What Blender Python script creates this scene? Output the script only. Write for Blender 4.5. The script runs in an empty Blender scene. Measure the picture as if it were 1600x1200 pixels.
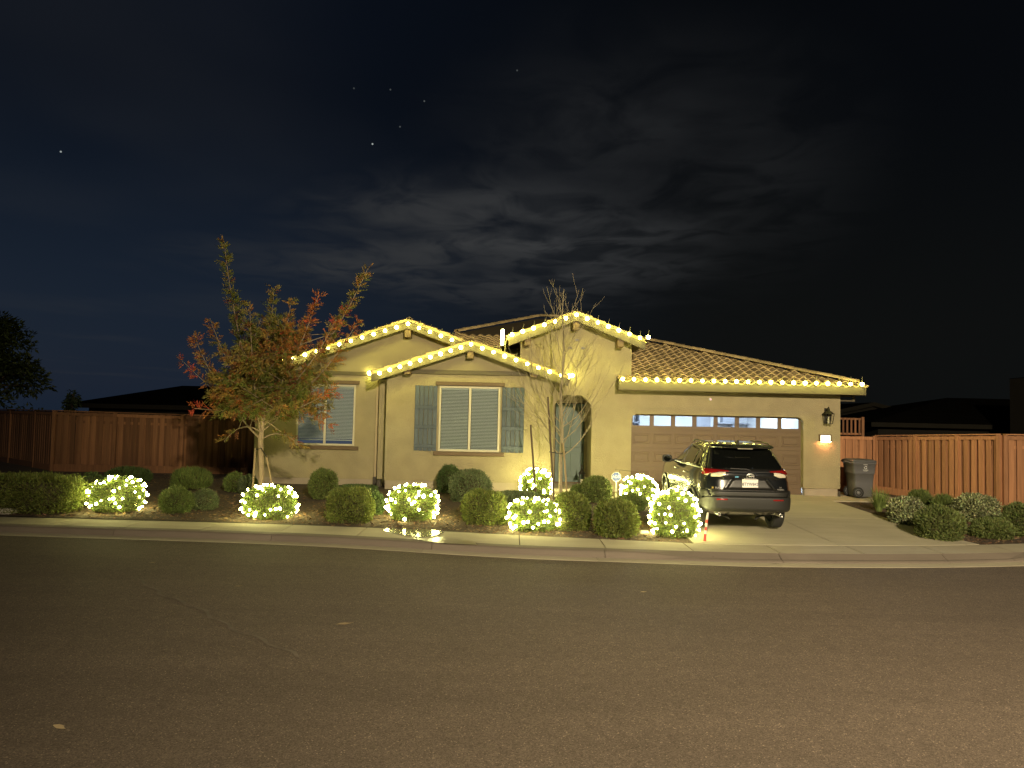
import bpy, bmesh, math, random
import numpy as np
from mathutils import Vector, Matrix
random.seed(7); rng = np.random.default_rng(7)
S = bpy.context.scene
C = bpy.context.collection
PI = math.pi

# ------------------------------------------------------------------ camera
FPX = 1180.0
PITCH = math.atan(55 / FPX); ROLL = 0.022
CAM = np.array([0, 0, 2.33])
_F = np.array([0, math.cos(PITCH), math.sin(PITCH)])
_R0 = np.array([1.0, 0, 0]); _U0 = np.array([0, -math.sin(PITCH), math.cos(PITCH)])
_R = math.cos(ROLL) * _R0 + math.sin(ROLL) * _U0
_U = -math.sin(ROLL) * _R0 + math.cos(ROLL) * _U0
cd = bpy.data.cameras.new('camera'); cam = bpy.data.objects.new('camera', cd); C.objects.link(cam)
cd.sensor_width = 36; cd.lens = 36 * FPX / 1600; cd.clip_end = 3000; cd.clip_start = .05
cam.matrix_world = Matrix(((_R[0], _U[0], -_F[0], CAM[0]), (_R[1], _U[1], -_F[1], CAM[1]), (_R[2], _U[2], -_F[2], CAM[2]), (0, 0, 0, 1)))
S.camera = cam

def at(px, py, Y):
    """point of the street at distance Y that the photograph shows at (px, py)"""
    d = _F + (px - 800) / FPX * _R + (600 - py) / FPX * _U
    return CAM + d * (Y / d[1])
def direction(px, py):
    d = _F + (px - 800) / FPX * _R + (600 - py) / FPX * _U
    return d / np.linalg.norm(d)

# ------------------------------------------------------------------ world, moon, exposure
W = bpy.data.worlds.new('World'); S.world = W; W.use_nodes = True
nt = W.node_tree; nt.nodes.clear()
def N(t, **k):
    n = nt.nodes.new(t)
    for a, b in k.items(): setattr(n, a, b)
    return n
def L(a, b): nt.links.new(a, b)
def setv(sock, v):
    if hasattr(v, 'is_output') or isinstance(v, bpy.types.NodeSocket): L(v, sock)
    else: sock.default_value = v
def math_(op, a, b=0.0, c=None, clamp=False):
    n = N('ShaderNodeMath', operation=op); n.use_clamp = clamp
    setv(n.inputs[0], a); setv(n.inputs[1], b)
    if c is not None: setv(n.inputs[2], c)
    return n.outputs[0]
def mixc(f, a, b, mode='MIX'):
    n = N('ShaderNodeMix', data_type='RGBA', blend_type=mode)
    setv(n.inputs[0], f); setv(n.inputs[6], a); setv(n.inputs[7], b)
    return n.outputs[2]
def smooth(v, a, b):
    n = N('ShaderNodeMapRange', interpolation_type='SMOOTHSTEP')
    setv(n.inputs[0], v); n.inputs[1].default_value = a; n.inputs[2].default_value = b
    return n.outputs[0]
tc = N('ShaderNodeTexCoord'); D = tc.outputs['Generated']
sx = N('ShaderNodeSeparateXYZ'); L(D, sx.inputs[0])
X_, Y_, Z_ = sx.outputs
az = math_('ARCTAN2', X_, Y_)                       # compass angle, 0 = along +Y
el = math_('ARCSINE', Z_)
night = N('ShaderNodeTexSky'); night.sky_type = 'NISHITA'; night.sun_disc = False
night.sun_elevation = math.radians(-4); night.sun_rotation = math.radians(-70)
# night sky: blue towards the west (left), darker overhead and to the right
west = smooth(az, .30, -.42)
low = smooth(el, .42, .03)
base = mixc(west, (.0030, .0035, .0034, 1), (.0052, .0098, .0215, 1))
base = mixc(low, mixc(.5, base, (.0014, .0020, .0034, 1)), base)
base = mixc(.6, (.0012, .0019, .0033, 1), base)
base = mixc(math_('MULTIPLY', low, .6), base, mixc(west, (.0055, .0062, .0058, 1), (.0120, .0215, .0390, 1)))
# moonlit altocumulus: a cloud sheet at a fixed height
hz = math_('MAXIMUM', Z_, .03)
cv = N('ShaderNodeCombineXYZ'); L(math_('DIVIDE', X_, hz), cv.inputs[0]); L(math_('DIVIDE', Y_, hz), cv.inputs[1])
mp = N('ShaderNodeMapping'); L(cv.outputs[0], mp.inputs[0]); mp.inputs['Rotation'].default_value = (0, 0, math.radians(28)); mp.inputs['Scale'].default_value = (.95, .75, 1)
n1 = N('ShaderNodeTexNoise'); L(mp.outputs[0], n1.inputs['Vector']); n1.inputs['Scale'].default_value = 2.9; n1.inputs['Detail'].default_value = 4; n1.inputs['Roughness'].default_value = .5; n1.inputs['Distortion'].default_value = 1.0
n2 = N('ShaderNodeTexNoise'); L(cv.outputs[0], n2.inputs['Vector']); n2.inputs['Scale'].default_value = 1.1; n2.inputs['Detail'].default_value = 5; n2.inputs['Roughness'].default_value = .5
n3 = N('ShaderNodeTexNoise'); L(mp.outputs[0], n3.inputs['Vector']); n3.inputs['Scale'].default_value = .5; n3.inputs['Detail'].default_value = 3
wisp = smooth(n1.outputs[0], .30, .60)
broad = smooth(n2.outputs[0], .30, .62)
def blob(a0, e0, ra, re):
    u = math_('DIVIDE', math_('SUBTRACT', az, a0), ra); v = math_('DIVIDE', math_('SUBTRACT', el, e0), re)
    return smooth(math_('SQRT', math_('ADD', math_('MULTIPLY', u, u), math_('MULTIPLY', v, v))), 1.0, .15)
m1 = blob(-.01, .235, .38, .125)
m2 = math_('MULTIPLY', blob(.16, .33, .36, .22), .32)
m3 = math_('MULTIPLY', blob(-.10, .195, .42, .05), .8)
m4 = math_('MULTIPLY', math_('MULTIPLY', smooth(n3.outputs[0], .48, .72), west), .13)
mask = math_('MAXIMUM', math_('MAXIMUM', m1, m2), m3)
cl = math_('MULTIPLY', math_('MULTIPLY', mask, math_('MULTIPLY_ADD', wisp, .72, .28)), math_('MULTIPLY_ADD', broad, .65, .35))
cl = math_('MAXIMUM', cl, m4, clamp=True)
cl = math_('MULTIPLY', cl, smooth(el, .0, .06))
sky = mixc(math_('MULTIPLY', cl, .95), base, (.037, .0385, .040, 1))
for px, py, b in ((582, 225, .42), (95, 237, .36), (625, 198, .07), (610, 140, .06), (553, 138, .05), (808, 110, .06), (663, 158, .08)):
    dv = N('ShaderNodeVectorMath', operation='DOT_PRODUCT'); L(D, dv.inputs[0]); dv.inputs[1].default_value = tuple(direction(px, py))
    st = math_('MULTIPLY', smooth(dv.outputs['Value'], 1 - 8.0e-7, 1 - 2.0e-7), b)
    sky = mixc(1.0, sky, mixc(st, (0, 0, 0, 1), (.9, 1, .95, 1)), 'ADD')
sky = mixc(.02, sky, night.outputs[0], 'ADD')
bg = N('ShaderNodeBackground'); L(sky, bg.inputs[0]); bg.inputs[1].default_value = 1.0
wo = N('ShaderNodeOutputWorld'); L(bg.outputs[0], wo.inputs[0])

sd = bpy.data.lights.new('moon', 'SUN'); sd.energy = .012; sd.angle = math.radians(.5); sd.color = (.85, .92, 1)
so = bpy.data.objects.new('moon', sd); C.objects.link(so); so.location = (-20, 10, 60)
so.rotation_euler = (math.radians(38), 0, math.radians(30))
S.view_settings.view_transform = 'Standard'; S.view_settings.look = 'None'
S.view_settings.exposure = 0; S.view_settings.gamma = 1; S.view_settings.use_curve_mapping = False
S.render.engine = 'CYCLES'
cy = S.cycles
cy.use_denoising = True; cy.max_bounces = 6; cy.diffuse_bounces = 3; cy.glossy_bounces = 3; cy.transmission_bounces = 4; cy.transparent_max_bounces = 8
cy.sample_clamp_indirect = 4; cy.caustics_reflective = False; cy.caustics_refractive = False
try: cy.use_light_tree = True
except Exception: pass

BULB_POWER = 66.0         # roof-line bulbs
BUSH_POWER = 105.0         # bulbs in the shrubs
LAMP_POWER = 41000.0     # street lamp across the road

# ------------------------------------------------------------------ materials
def new_mat(name):
    global nt
    m = bpy.data.materials.new(name); m.use_nodes = True; nt = m.node_tree; nt.nodes.clear()
    out = N('ShaderNodeOutputMaterial'); b = N('ShaderNodeBsdfPrincipled'); L(b.outputs[0], out.inputs[0])
    return m, b, out
def noise(vec, scale, detail=4, rough=.55):
    n = N('ShaderNodeTexNoise'); L(vec, n.inputs['Vector']); n.inputs['Scale'].default_value = scale
    n.inputs['Detail'].default_value = detail; n.inputs['Roughness'].default_value = rough
    return n.outputs[0]
def M(name, col, rough=.7, var=.15, scale=4, bump=0, bscale=60, bdist=.01, metal=0, rnd=0, stretch=(1, 1, 1), coat=0, spec=.5, fine=0, fscale=200, hue=0):
    m, b, out = new_mat(name)
    t = N('ShaderNodeTexCoord'); mpn = N('ShaderNodeMapping'); L(t.outputs['Object'], mpn.inputs[0]); mpn.inputs['Scale'].default_value = stretch
    oi = N('ShaderNodeObjectInfo')
    if rnd:
        off = N('ShaderNodeVectorMath', operation='SCALE'); off.inputs[0].default_value = (37, 53, 71); L(oi.outputs['Random'], off.inputs['Scale']); L(off.outputs[0], mpn.inputs['Location'])
    v = mpn.outputs[0]
    f = noise(v, scale)
    k = math_('MULTIPLY_ADD', f, 2 * var * 1.6, 1 - var * 1.6)
    if fine:
        k = math_('MULTIPLY', k, math_('MULTIPLY_ADD', noise(v, fscale, 2, .7), 2 * fine, 1 - fine))
    if rnd: k = math_('MULTIPLY', k, math_('MULTIPLY_ADD', oi.outputs['Random'], 2 * rnd, 1 - rnd))
    c = mixc(1.0, (*col, 1), k, 'MULTIPLY')
    if hue:
        c = mixc(math_('MULTIPLY', noise(v, scale * .37 + .13, 3), hue), c, mixc(1.0, c, (1.15, .95, .72, 1), 'MULTIPLY'))
    L(c, b.inputs['Base Color'])
    b.inputs['Roughness'].default_value = rough; b.inputs['Metallic'].default_value = metal
    b.inputs['Coat Weight'].default_value = coat; b.inputs['Coat Roughness'].default_value = .04
    b.inputs['Specular IOR Level'].default_value = spec
    if bump:
        bn = N('ShaderNodeBump'); bn.inputs['Strength'].default_value = bump; bn.inputs['Distance'].default_value = bdist
        L(noise(v, bscale, 5, .6), bn.inputs['Height']); L(bn.outputs[0], b.inputs['Normal'])
    return m
def EM(name, col, power):
    m, b, out = new_mat(name)
    e = N('ShaderNodeEmission'); e.inputs[0].default_value = (*col, 1); e.inputs[1].default_value = power
    nt.nodes.remove(b); L(e.outputs[0], out.inputs[0]); return m
def GLASS(name, tint=(.9, .93, .95)):
    m, b, out = new_mat(name); nt.nodes.remove(b)
    tr = N('ShaderNodeBsdfTransparent'); tr.inputs[0].default_value = (*tint, 1)
    gl = N('ShaderNodeBsdfGlossy'); gl.inputs[1].default_value = .03
    fr = N('ShaderNodeFresnel'); fr.inputs[0].default_value = 1.45
    ms = N('ShaderNodeMixShader'); L(fr.outputs[0], ms.inputs[0]); L(tr.outputs[0], ms.inputs[1]); L(gl.outputs[0], ms.inputs[2]); L(ms.outputs[0], out.inputs[0])
    return m
def LEAF(name, rough=.55, trans=.25, gain=1.0):
    m, b, out = new_mat(name)
    a = N('ShaderNodeAttribute'); a.attribute_name = 'Col'
    c = mixc(1.0, a.outputs['Color'], (gain, gain, gain, 1), 'MULTIPLY')
    L(c, b.inputs['Base Color']); b.inputs['Roughness'].default_value = rough; b.inputs['Specular IOR Level'].default_value = .3
    tl = N('ShaderNodeBsdfTranslucent'); L(c, tl.inputs[0])
    ms = N('ShaderNodeMixShader'); ms.inputs[0].default_value = trans
    L(b.outputs[0], ms.inputs[1]); L(tl.outputs[0], ms.inputs[2]); L(ms.outputs[0], out.inputs[0]); return m

MT = {}
MT['stucco'] = M('stucco', (.315, .278, .175), .92, .15, 2.1, .9, 34, .016, fine=.14, fscale=60, hue=.45)
MT['smooth_stucco'] = M('smooth_stucco', (.26, .215, .135), .85, .06, 1.3, .2, 60, .006)
MT['trim_brown'] = M('trim_brown', (.135, .088, .05), .7, .12, 3, .25, 90, .004, rnd=.08)
MT['fascia'] = M('fascia', (.090, .072, .040), .65, .08, 2, .15, 60, .004, rnd=.05)
MT['concrete_base'] = M('concrete_base', (.36, .30, .22), .9, .12, 3, .4, 60, .006)
MT['tile'] = M('roof_tile', (.46, .37, .19), .85, .28, 3.5, .35, 50, .006, rnd=.30, hue=.6)
MT['shutter'] = M('shutter_paint', (.078, .098, .124), .7, .3, 9, .4, 70, .004, rnd=.14, stretch=(4, 4, .6))
MT['vinyl'] = M('vinyl_frame', (.52, .47, .36), .5, .03, 2)
MT['blind'] = M('blind_slats', (.52, .53, .47), .6, .05, 2)
MT['door_panel'] = M('garage_door_paint', (.135, .088, .052), .55, .06, 2.0, .12, 160, .002, stretch=(1, 1, 4), rnd=.03)
MT['front_door'] = M('front_door_paint', (.105, .15, .135), .5, .08, 3)
MT['black_metal'] = M('black_metal', (.04, .036, .028), .45, .2, 6, metal=.6)
MT['spout'] = M('downspout_paint', (.38, .30, .18), .5, .05, 2)
MT['boot'] = M('drain_boot', (.05, .04, .03), .6)
MT['white_paint'] = M('white_paint', (.74, .72, .66), .6, .04, 2)
MT['room'] = M('garage_room_paint', (.80, .81, .82), .8, .04, 1)
MT['shelf'] = M('shelf_board', (.42, .44, .48), .6, .15, 2)
MT['carton'] = M('carton', (.42, .31, .2), .8, .15, 3, rnd=.3)
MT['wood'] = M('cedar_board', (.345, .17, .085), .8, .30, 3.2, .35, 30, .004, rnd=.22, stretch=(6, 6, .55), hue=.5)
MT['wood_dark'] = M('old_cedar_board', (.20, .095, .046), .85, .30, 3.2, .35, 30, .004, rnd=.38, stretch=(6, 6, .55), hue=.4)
MT['wood_plain'] = M('stake_wood', (.30, .22, .13), .85, .2, 8, .3, 60, .003, stretch=(5, 5, .6))
MT['bark'] = M('pale_bark', (.30, .225, .15), .9, .3, 14, .6, 40, .006, stretch=(2, 2, .7))
MT['bark_grey'] = M('grey_bark', (.29, .24, .16), .9, .25, 12, .4, 50, .004)
MT['bark_dark'] = M('dark_bark', (.10, .07, .05), .95, .3, 8, .5, 30, .01)
MT['twig'] = M('shrub_twigs', (.075, .065, .035), .95, .3, 9, .5, 60, .01)
MT['leaf'] = LEAF('leaf', .55, .25, 1.65); MT['leaf_tree'] = LEAF('autumn_leaf', .6, .35, 1.08)
MT['soil'] = M('soil', (.072, .048, .032), .97, .3, 2.2, .8, 45, .03, fine=.3, fscale=40)
MT['chips'] = LEAF('mulch_chip', .9, 0.0)
MT['earth'] = M('far_ground', (.06, .05, .035), .95, .2, .2)
MT['bin'] = M('bin_plastic', (.115, .115, .125), .5, .06, 3, .1, 200, .001)
MT['bin_dark'] = M('bin_lid_plastic', (.085, .085, .095), .45, .06, 3)
MT['rubber'] = M('rubber', (.018, .018, .018), .85, .2, 9, .2, 90, .003)
MT['print_white'] = M('white_print', (.62, .62, .62), .6, .05)
MT['bulb'] = EM('lit_bulb', (.97, .92, .20), BULB_POWER)
MT['bush_bulb'] = EM('lit_shrub_bulb', (1.0, .93, .33), BUSH_POWER)
MT['wire'] = M('pale_wire', (.34, .30, .16), .5, .05)
MT['wire_green'] = M('green_wire', (.05, .07, .03), .6, .05)
MT['glass'] = GLASS('window_glass')
MT['tube_lamp'] = EM('fluorescent_tube', (.70, .84, 1.0), 330)
MT['room_lamp'] = EM('room_lamp', (.65, .75, 1.0), 2.2)
MT['address_lens'] = EM('address_lens', (1.0, .86, .62), 3.2)
MT['address_glow'] = EM('address_lamp', (1.0, .38, .15), 170)
MT['lamp_lens'] = EM('street_lamp_lens', (1.0, .80, .58), 60)
MT['steel'] = M('galvanised_steel', (.45, .45, .46), .45, .1, 4, metal=.8)
# car
MT['car_paint'] = M('black_car_paint', (.0065, .0075, .0090), .22, .02, 2, coat=1.0)
MT['car_glass'] = M('car_glass', (.004, .0045, .004), .03, .02, 2, spec=.6)
MT['car_plastic'] = M('car_grey_plastic', (.019, .019, .018), .5, .08, 30, .1, 300, .0008)
MT['car_black'] = M('car_black_trim', (.010, .010, .010), .4, .05)
MT['chrome'] = M('chrome', (.82, .81, .78), .32, .02, metal=1)
MT['red_lens'] = M('red_lens', (.22, .008, .008), .12, .05, coat=.8)
MT['clear_lens'] = M('clear_lens', (.62, .56, .44), .15, .25, 60, coat=.8)
MT['alloy'] = M('alloy', (.50, .49, .46), .3, .06, metal=.7)
MT['plate'] = M('plate_white', (.80, .79, .76), .35, .02)
MT['plate_ink'] = M('plate_ink', (.012, .015, .05), .5, .02)
MT['plate_red'] = M('plate_red_ink', (.5, .03, .03), .5, .02)
MT['sticker_blue'] = M('blue_sticker', (.12, .38, .60), .4, .05)
MT['gold'] = M('gold_badge', (.7, .5, .15), .3, .03, metal=1)
MT['sign_blue'] = M('sign_blue', (.045, .075, .27), .45, .05)
MT['stake_red'] = M('stake_red', (.55, .055, .03), .45, .06)
MT['stake_white'] = M('stake_white', (.74, .70, .60), .45, .05)
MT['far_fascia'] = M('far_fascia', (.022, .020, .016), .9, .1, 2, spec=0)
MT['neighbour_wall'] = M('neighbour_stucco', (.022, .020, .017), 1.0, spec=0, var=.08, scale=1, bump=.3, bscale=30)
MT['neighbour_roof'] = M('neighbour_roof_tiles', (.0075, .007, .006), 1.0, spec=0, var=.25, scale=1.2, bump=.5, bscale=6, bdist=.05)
MT['dry_leaf'] = M('dry_leaf', (.33, .25, .14), .8, .2, 20, rnd=.3)
MT['stone'] = M('pale_stone', (.45, .42, .35), .85, .2, 8, .4, 30, .01)

# concrete: slabs with faint stains and trowel marks
def concrete(name, col, wet=0):
    m, b, out = new_mat(name)
    t = N('ShaderNodeTexCoord'); v = t.outputs['Object']; oi = N('ShaderNodeObjectInfo')
    mpn = N('ShaderNodeMapping'); L(v, mpn.inputs[0]); mpn.inputs['Scale'].default_value = (.5, 2.4, 1); 
    k = math_('MULTIPLY_ADD', noise(v, 1.1, 5), .34, .83)
    k = math_('MULTIPLY', k, math_('MULTIPLY_ADD', noise(mpn.outputs[0], 1.5, 5, .65), .42, .79))
    k = math_('MULTIPLY', k, math_('MULTIPLY_ADD', noise(v, 90, 2, .7), .22, .89))
    k = math_('MULTIPLY', k, math_('MULTIPLY_ADD', oi.outputs['Random'], .12, .94))
    spots = smooth(noise(v, 5.5, 2), .70, .76)
    k = math_('MULTIPLY', k, math_('MULTIPLY_ADD', spots, -.22, 1))
    L(mixc(1.0, (*col, 1), k, 'MULTIPLY'), b.inputs['Base Color']); b.inputs['Roughness'].default_value = .85
    bn = N('ShaderNodeBump'); bn.inputs['Strength'].default_value = .35; bn.inputs['Distance'].default_value = .004
    L(noise(v, 120, 4, .65), bn.inputs['Height']); L(bn.outputs[0], b.inputs['Normal'])
    return m
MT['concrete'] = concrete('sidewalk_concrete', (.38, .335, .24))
MT['kerb'] = concrete('shaded_kerb_concrete', (.165, .135, .105))  # shadow on the kerb face put into a darker base colour
MT['drive'] = concrete('driveway_concrete', (.43, .385, .275))
def asphalt():
    m, b, out = new_mat('asphalt')
    t = N('ShaderNodeTexCoord'); v = t.outputs['Object']
    vo = N('ShaderNodeTexVoronoi'); L(v, vo.inputs['Vector']); vo.inputs['Scale'].default_value = 115
    stone = math_('POWER', math_('SUBTRACT', 1.0, vo.outputs['Distance'], clamp=True), 2.0)
    sc = N('ShaderNodeSeparateColor'); L(vo.outputs['Color'], sc.inputs[0])
    k = math_('MULTIPLY_ADD', sc.outputs[0], .85, .55)
    bright = math_('MULTIPLY', smooth(sc.outputs[1], .965, .99), 1.5)
    k = math_('ADD', k, bright)
    big = math_('MULTIPLY_ADD', noise(v, .35, 5, .6), .5, .75)
    mpn = N('ShaderNodeMapping'); L(v, mpn.inputs[0]); mpn.inputs['Scale'].default_value = (.12, 1.3, 1)
    big = math_('MULTIPLY', big, math_('MULTIPLY_ADD', noise(mpn.outputs[0], 1.0, 5, .65), .5, .75))
    big = math_('MULTIPLY', big, math_('MULTIPLY_ADD', noise(v, 6, 4, .7), .5, .75))
    k = math_('MULTIPLY', k, big)
    L(mixc(1.0, (.112, .086, .066, 1), k, 'MULTIPLY'), b.inputs['Base Color'])
    b.inputs['Roughness'].default_value = .82; b.inputs['Specular IOR Level'].default_value = .35
    bn = N('ShaderNodeBump'); bn.inputs['Strength'].default_value = .8; bn.inputs['Distance'].default_value = .006
    L(math_('ADD', stone, math_('MULTIPLY', noise(v, 30, 4, .7), .8)), bn.inputs['Height']); L(bn.outputs[0], b.inputs['Normal'])
    return m
MT['asphalt'] = asphalt()
MT['seam'] = M('crack_sealer', (.118, .095, .073), .8, .4, 6, .4, 60, .004)
def water():
    m, b, out = new_mat('puddle_water')
    b.inputs['Base Color'].default_value = (.22, .19, .13, 1); b.inputs['Roughness'].default_value = .17; b.inputs['IOR'].default_value = 1.33
    b.inputs['Specular IOR Level'].default_value = 1.0
    t = N('ShaderNodeTexCoord'); bn = N('ShaderNodeBump'); bn.inputs['Strength'].default_value = .35; bn.inputs['Distance'].default_value = .02
    L(noise(t.outputs['Object'], 7, 3), bn.inputs['Height']); L(bn.outputs[0], b.inputs['Normal']); return m
MT['water'] = water()
MT['damp'] = M('damp_concrete', (.27, .225, .15), .30, .2, 4, .12, 40, .003)

# ------------------------------------------------------------------ object helpers
def world_loc(o):
    p = Vector((0, 0, 0))
    while o is not None: p = p + o.location; o = o.parent
    return p
def tag(o, label=None, cat=None, group=None, kind=None):
    if label: o['label'] = label
    if cat: o['category'] = cat
    if group: o['group'] = group
    if kind: o['kind'] = kind
    return o
def thing(name, label, cat, loc=(0, 0, 0), group=None):
    o = bpy.data.objects.new(name, None); o.location = loc; o.empty_display_size = .2; C.objects.link(o)
    return tag(o, label, cat, group)
def place(name, mesh, parent=None, loc=(0, 0, 0), rot=None):
    """link a mesh whose origin stands at the world point loc"""
    o = bpy.data.objects.new(name, mesh); C.objects.link(o)
    l = Vector(loc)
    if parent is not None: o.parent = parent; l = l - world_loc(parent)
    o.location = l
    if rot is not None: o.rotation_euler = rot
    return o
class MB:
    def __init__(s): s.v = []; s.f = []; s.m = []; s.sm = []
    def add(s, vs, fs, mi=0, smooth=False):
        o = len(s.v); s.v += [tuple(map(float, p)) for p in vs]; s.f += [tuple(i + o for i in f) for f in fs]; s.m += [mi] * len(fs); s.sm += [smooth] * len(fs); return s
    def box(s, x0, x1, y0, y1, z0, z1, mi=0):
        return s.add([(x0, y0, z0), (x1, y0, z0), (x1, y1, z0), (x0, y1, z0), (x0, y0, z1), (x1, y0, z1), (x1, y1, z1), (x0, y1, z1)],
                     [(0, 3, 2, 1), (4, 5, 6, 7), (0, 1, 5, 4), (1, 2, 6, 5), (2, 3, 7, 6), (3, 0, 4, 7)], mi)
    def cbox(s, x0, x1, y0, y1, z0, z1, c=.005, mi=0):
        """box with its four front edges chamfered"""
        vs = [(x0, y1, z0), (x1, y1, z0), (x1, y1, z1), (x0, y1, z1), (x0, y0 + c, z0), (x1, y0 + c, z0), (x1, y0 + c, z1), (x0, y0 + c, z1),
              (x0 + c, y0, z0 + c), (x1 - c, y0, z0 + c), (x1 - c, y0, z1 - c), (x0 + c, y0, z1 - c)]
        fs = [(0, 3, 2, 1), (0, 1, 5, 4), (1, 2, 6, 5), (2, 3, 7, 6), (3, 0, 4, 7), (4, 5, 9, 8), (5, 6, 10, 9), (6, 7, 11, 10), (7, 4, 8, 11), (8, 9, 10, 11)]
        return s.add(vs, fs, mi)
    def prism(s, poly, y0, y1, mi=0):
        """(x, z) outline extruded from y0 to y1"""
        n = len(poly)
        vs = [(x, y0, z) for x, z in poly] + [(x, y1, z) for x, z in poly]
        return s.add(vs, [tuple(range(n)), tuple(range(2 * n - 1, n - 1, -1))] + [(i, i + n, (i + 1) % n + n, (i + 1) % n) for i in range(n)], mi)
    def slab(s, quad, th, mi=0):
        """any planar polygon given thickness th downwards"""
        n = len(quad); vs = [tuple(q) for q in quad] + [(q[0], q[1], q[2] - th) for q in quad]
        return s.add(vs, [tuple(range(n)), tuple(range(2 * n - 1, n - 1, -1))] + [(i, i + n, (i + 1) % n + n, (i + 1) % n) for i in range(n)], mi)
    def tube(s, pts, rad, sides=6, cap=True, mi=0, smooth=True):
        pts = [Vector(p) for p in pts]; n = len(pts)
        if not hasattr(rad, '__len__'): rad = [rad] * n
        t = (pts[1] - pts[0]).normalized(); a = t.orthogonal().normalized(); vs = []
        for i, p in enumerate(pts):
            t2 = pts[min(i + 1, n - 1)] - pts[max(i - 1, 0)]
            t2 = t2.normalized() if t2.length > 1e-9 else t
            a = (a - t2 * a.dot(t2)); a = a.normalized() if a.length > 1e-6 else t2.orthogonal().normalized()
            b = t2.cross(a); t = t2
            for k in range(sides):
                w = 2 * PI * k / sides; vs.append(p + (a * math.cos(w) + b * math.sin(w)) * rad[i])
        fs = [(i * sides + k, i * sides + (k + 1) % sides, (i + 1) * sides + (k + 1) % sides, (i + 1) * sides + k) for i in range(n - 1) for k in range(sides)]
        s.add(vs, fs, mi, smooth)
        if cap: s.add([vs[k] for k in range(sides)][::-1], [tuple(range(sides))], mi); s.add([vs[(n - 1) * sides + k] for k in range(sides)], [tuple(range(sides))], mi)
        return s
    def lathe(s, prof, c=(0, 0, 0), axis='z', sides=24, mi=0, smooth=True):
        vs = []
        for r, h in prof:
            for k in range(sides):
                w = 2 * PI * k / sides; u, q = r * math.cos(w), r * math.sin(w)
                p = (u, q, h) if axis == 'z' else ((h, u, q) if axis == 'x' else (u, h, q))
                vs.append((p[0] + c[0], p[1] + c[1], p[2] + c[2]))
        n = len(prof)
        return s.add(vs, [(i * sides + k, i * sides + (k + 1) % sides, (i + 1) * sides + (k + 1) % sides, (i + 1) * sides + k) for i in range(n - 1) for k in range(sides)], mi, smooth)
    def ball(s, c, r, u=10, v=6, mi=0, sz=1.0):
        return s.lathe([(max(1e-4, r * math.sin(PI * i / v)), -r * sz * math.cos(PI * i / v)) for i in range(v + 1)], c, 'z', u, mi)
    def mesh(s, name, mats, origin=(0, 0, 0)):
        me = bpy.data.meshes.new(name)
        ox, oy, oz = origin
        me.from_pydata([(x - ox, y - oy, z - oz) for x, y, z in s.v], [], s.f)
        for m in (mats if isinstance(mats, (list, tuple)) else [mats]): me.materials.append(m)
        me.polygons.foreach_set('material_index', s.m); me.polygons.foreach_set('use_smooth', s.sm)
        me.update(); me.validate()
        bm = bmesh.new(); bm.from_mesh(me); bmesh.ops.recalc_face_normals(bm, faces=bm.faces); bm.to_mesh(me); bm.free()
        return me
    def build(s, name, mats, parent=None, origin=None):
        if origin is None: origin = tuple(world_loc(parent)) if parent is not None else (0, 0, 0)
        return place(name, s.mesh(name, mats, origin), parent, origin)
def fast_mesh(name, verts, nper, mat, cols=None, origin=(0, 0, 0)):
    """many separate nper-gons straight from numpy"""
    verts = np.asarray(verts, dtype=np.float32) - np.asarray(origin, dtype=np.float32)
    nv = len(verts); npoly = nv // nper
    me = bpy.data.meshes.new(name); me.vertices.add(nv); me.vertices.foreach_set('co', verts.ravel())
    me.loops.add(nv); me.loops.foreach_set('vertex_index', np.arange(nv, dtype=np.int32))
    me.polygons.add(npoly); me.polygons.foreach_set('loop_start', np.arange(0, nv, nper, dtype=np.int32))
    if cols is not None:
        ca = me.color_attributes.new('Col', 'FLOAT_COLOR', 'POINT')
        c4 = np.ones((nv, 4), dtype=np.float32); c4[:, :3] = np.repeat(cols, nper, axis=0); ca.data.foreach_set('color', c4.ravel())
    me.materials.append(mat); me.update(calc_edges=True); me.validate(); return me
def unit(a): return a / np.maximum(np.linalg.norm(a, axis=-1, keepdims=True), 1e-9)
def leaf_quads(p, d, ln, wd):
    """diamond leaves: p (n,3) base points, d (n,3) directions"""
    n = len(p); d = unit(d); s = unit(np.cross(d, rng.normal(size=(n, 3)))); nrm = np.cross(s, d)
    ln = np.asarray(ln).reshape(-1, 1) * np.ones((n, 1)); wd = np.asarray(wd).reshape(-1, 1) * np.ones((n, 1))
    mid = p + d * ln * .45 + nrm * ln * .08
    q = np.stack([p, mid - s * wd * .5, p + d * ln, mid + s * wd * .5], axis=1)
    return q.reshape(-1, 3)
def text_mesh(body, size, ext=.002, align='CENTER'):
    cu = bpy.data.curves.new('lettering', 'FONT'); cu.body = body; cu.size = size; cu.extrude = ext; cu.align_x = align; cu.align_y = 'CENTER'; cu.resolution_u = 2
    o = bpy.data.objects.new('lettering', cu); C.objects.link(o)
    bpy.context.view_layer.update()
    me = bpy.data.meshes.new_from_object(o.evaluated_get(bpy.context.evaluated_depsgraph_get())); bpy.data.objects.remove(o); return me
def letters(body, size, mat, parent, loc, rot=(PI / 2, 0, 0), sx=1.0, name='lettering'):
    me = text_mesh(body, size); me.materials.clear(); me.materials.append(mat)
    o = place(name, me, parent, loc, rot); o.scale = (sx, 1, 1); return o

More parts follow.
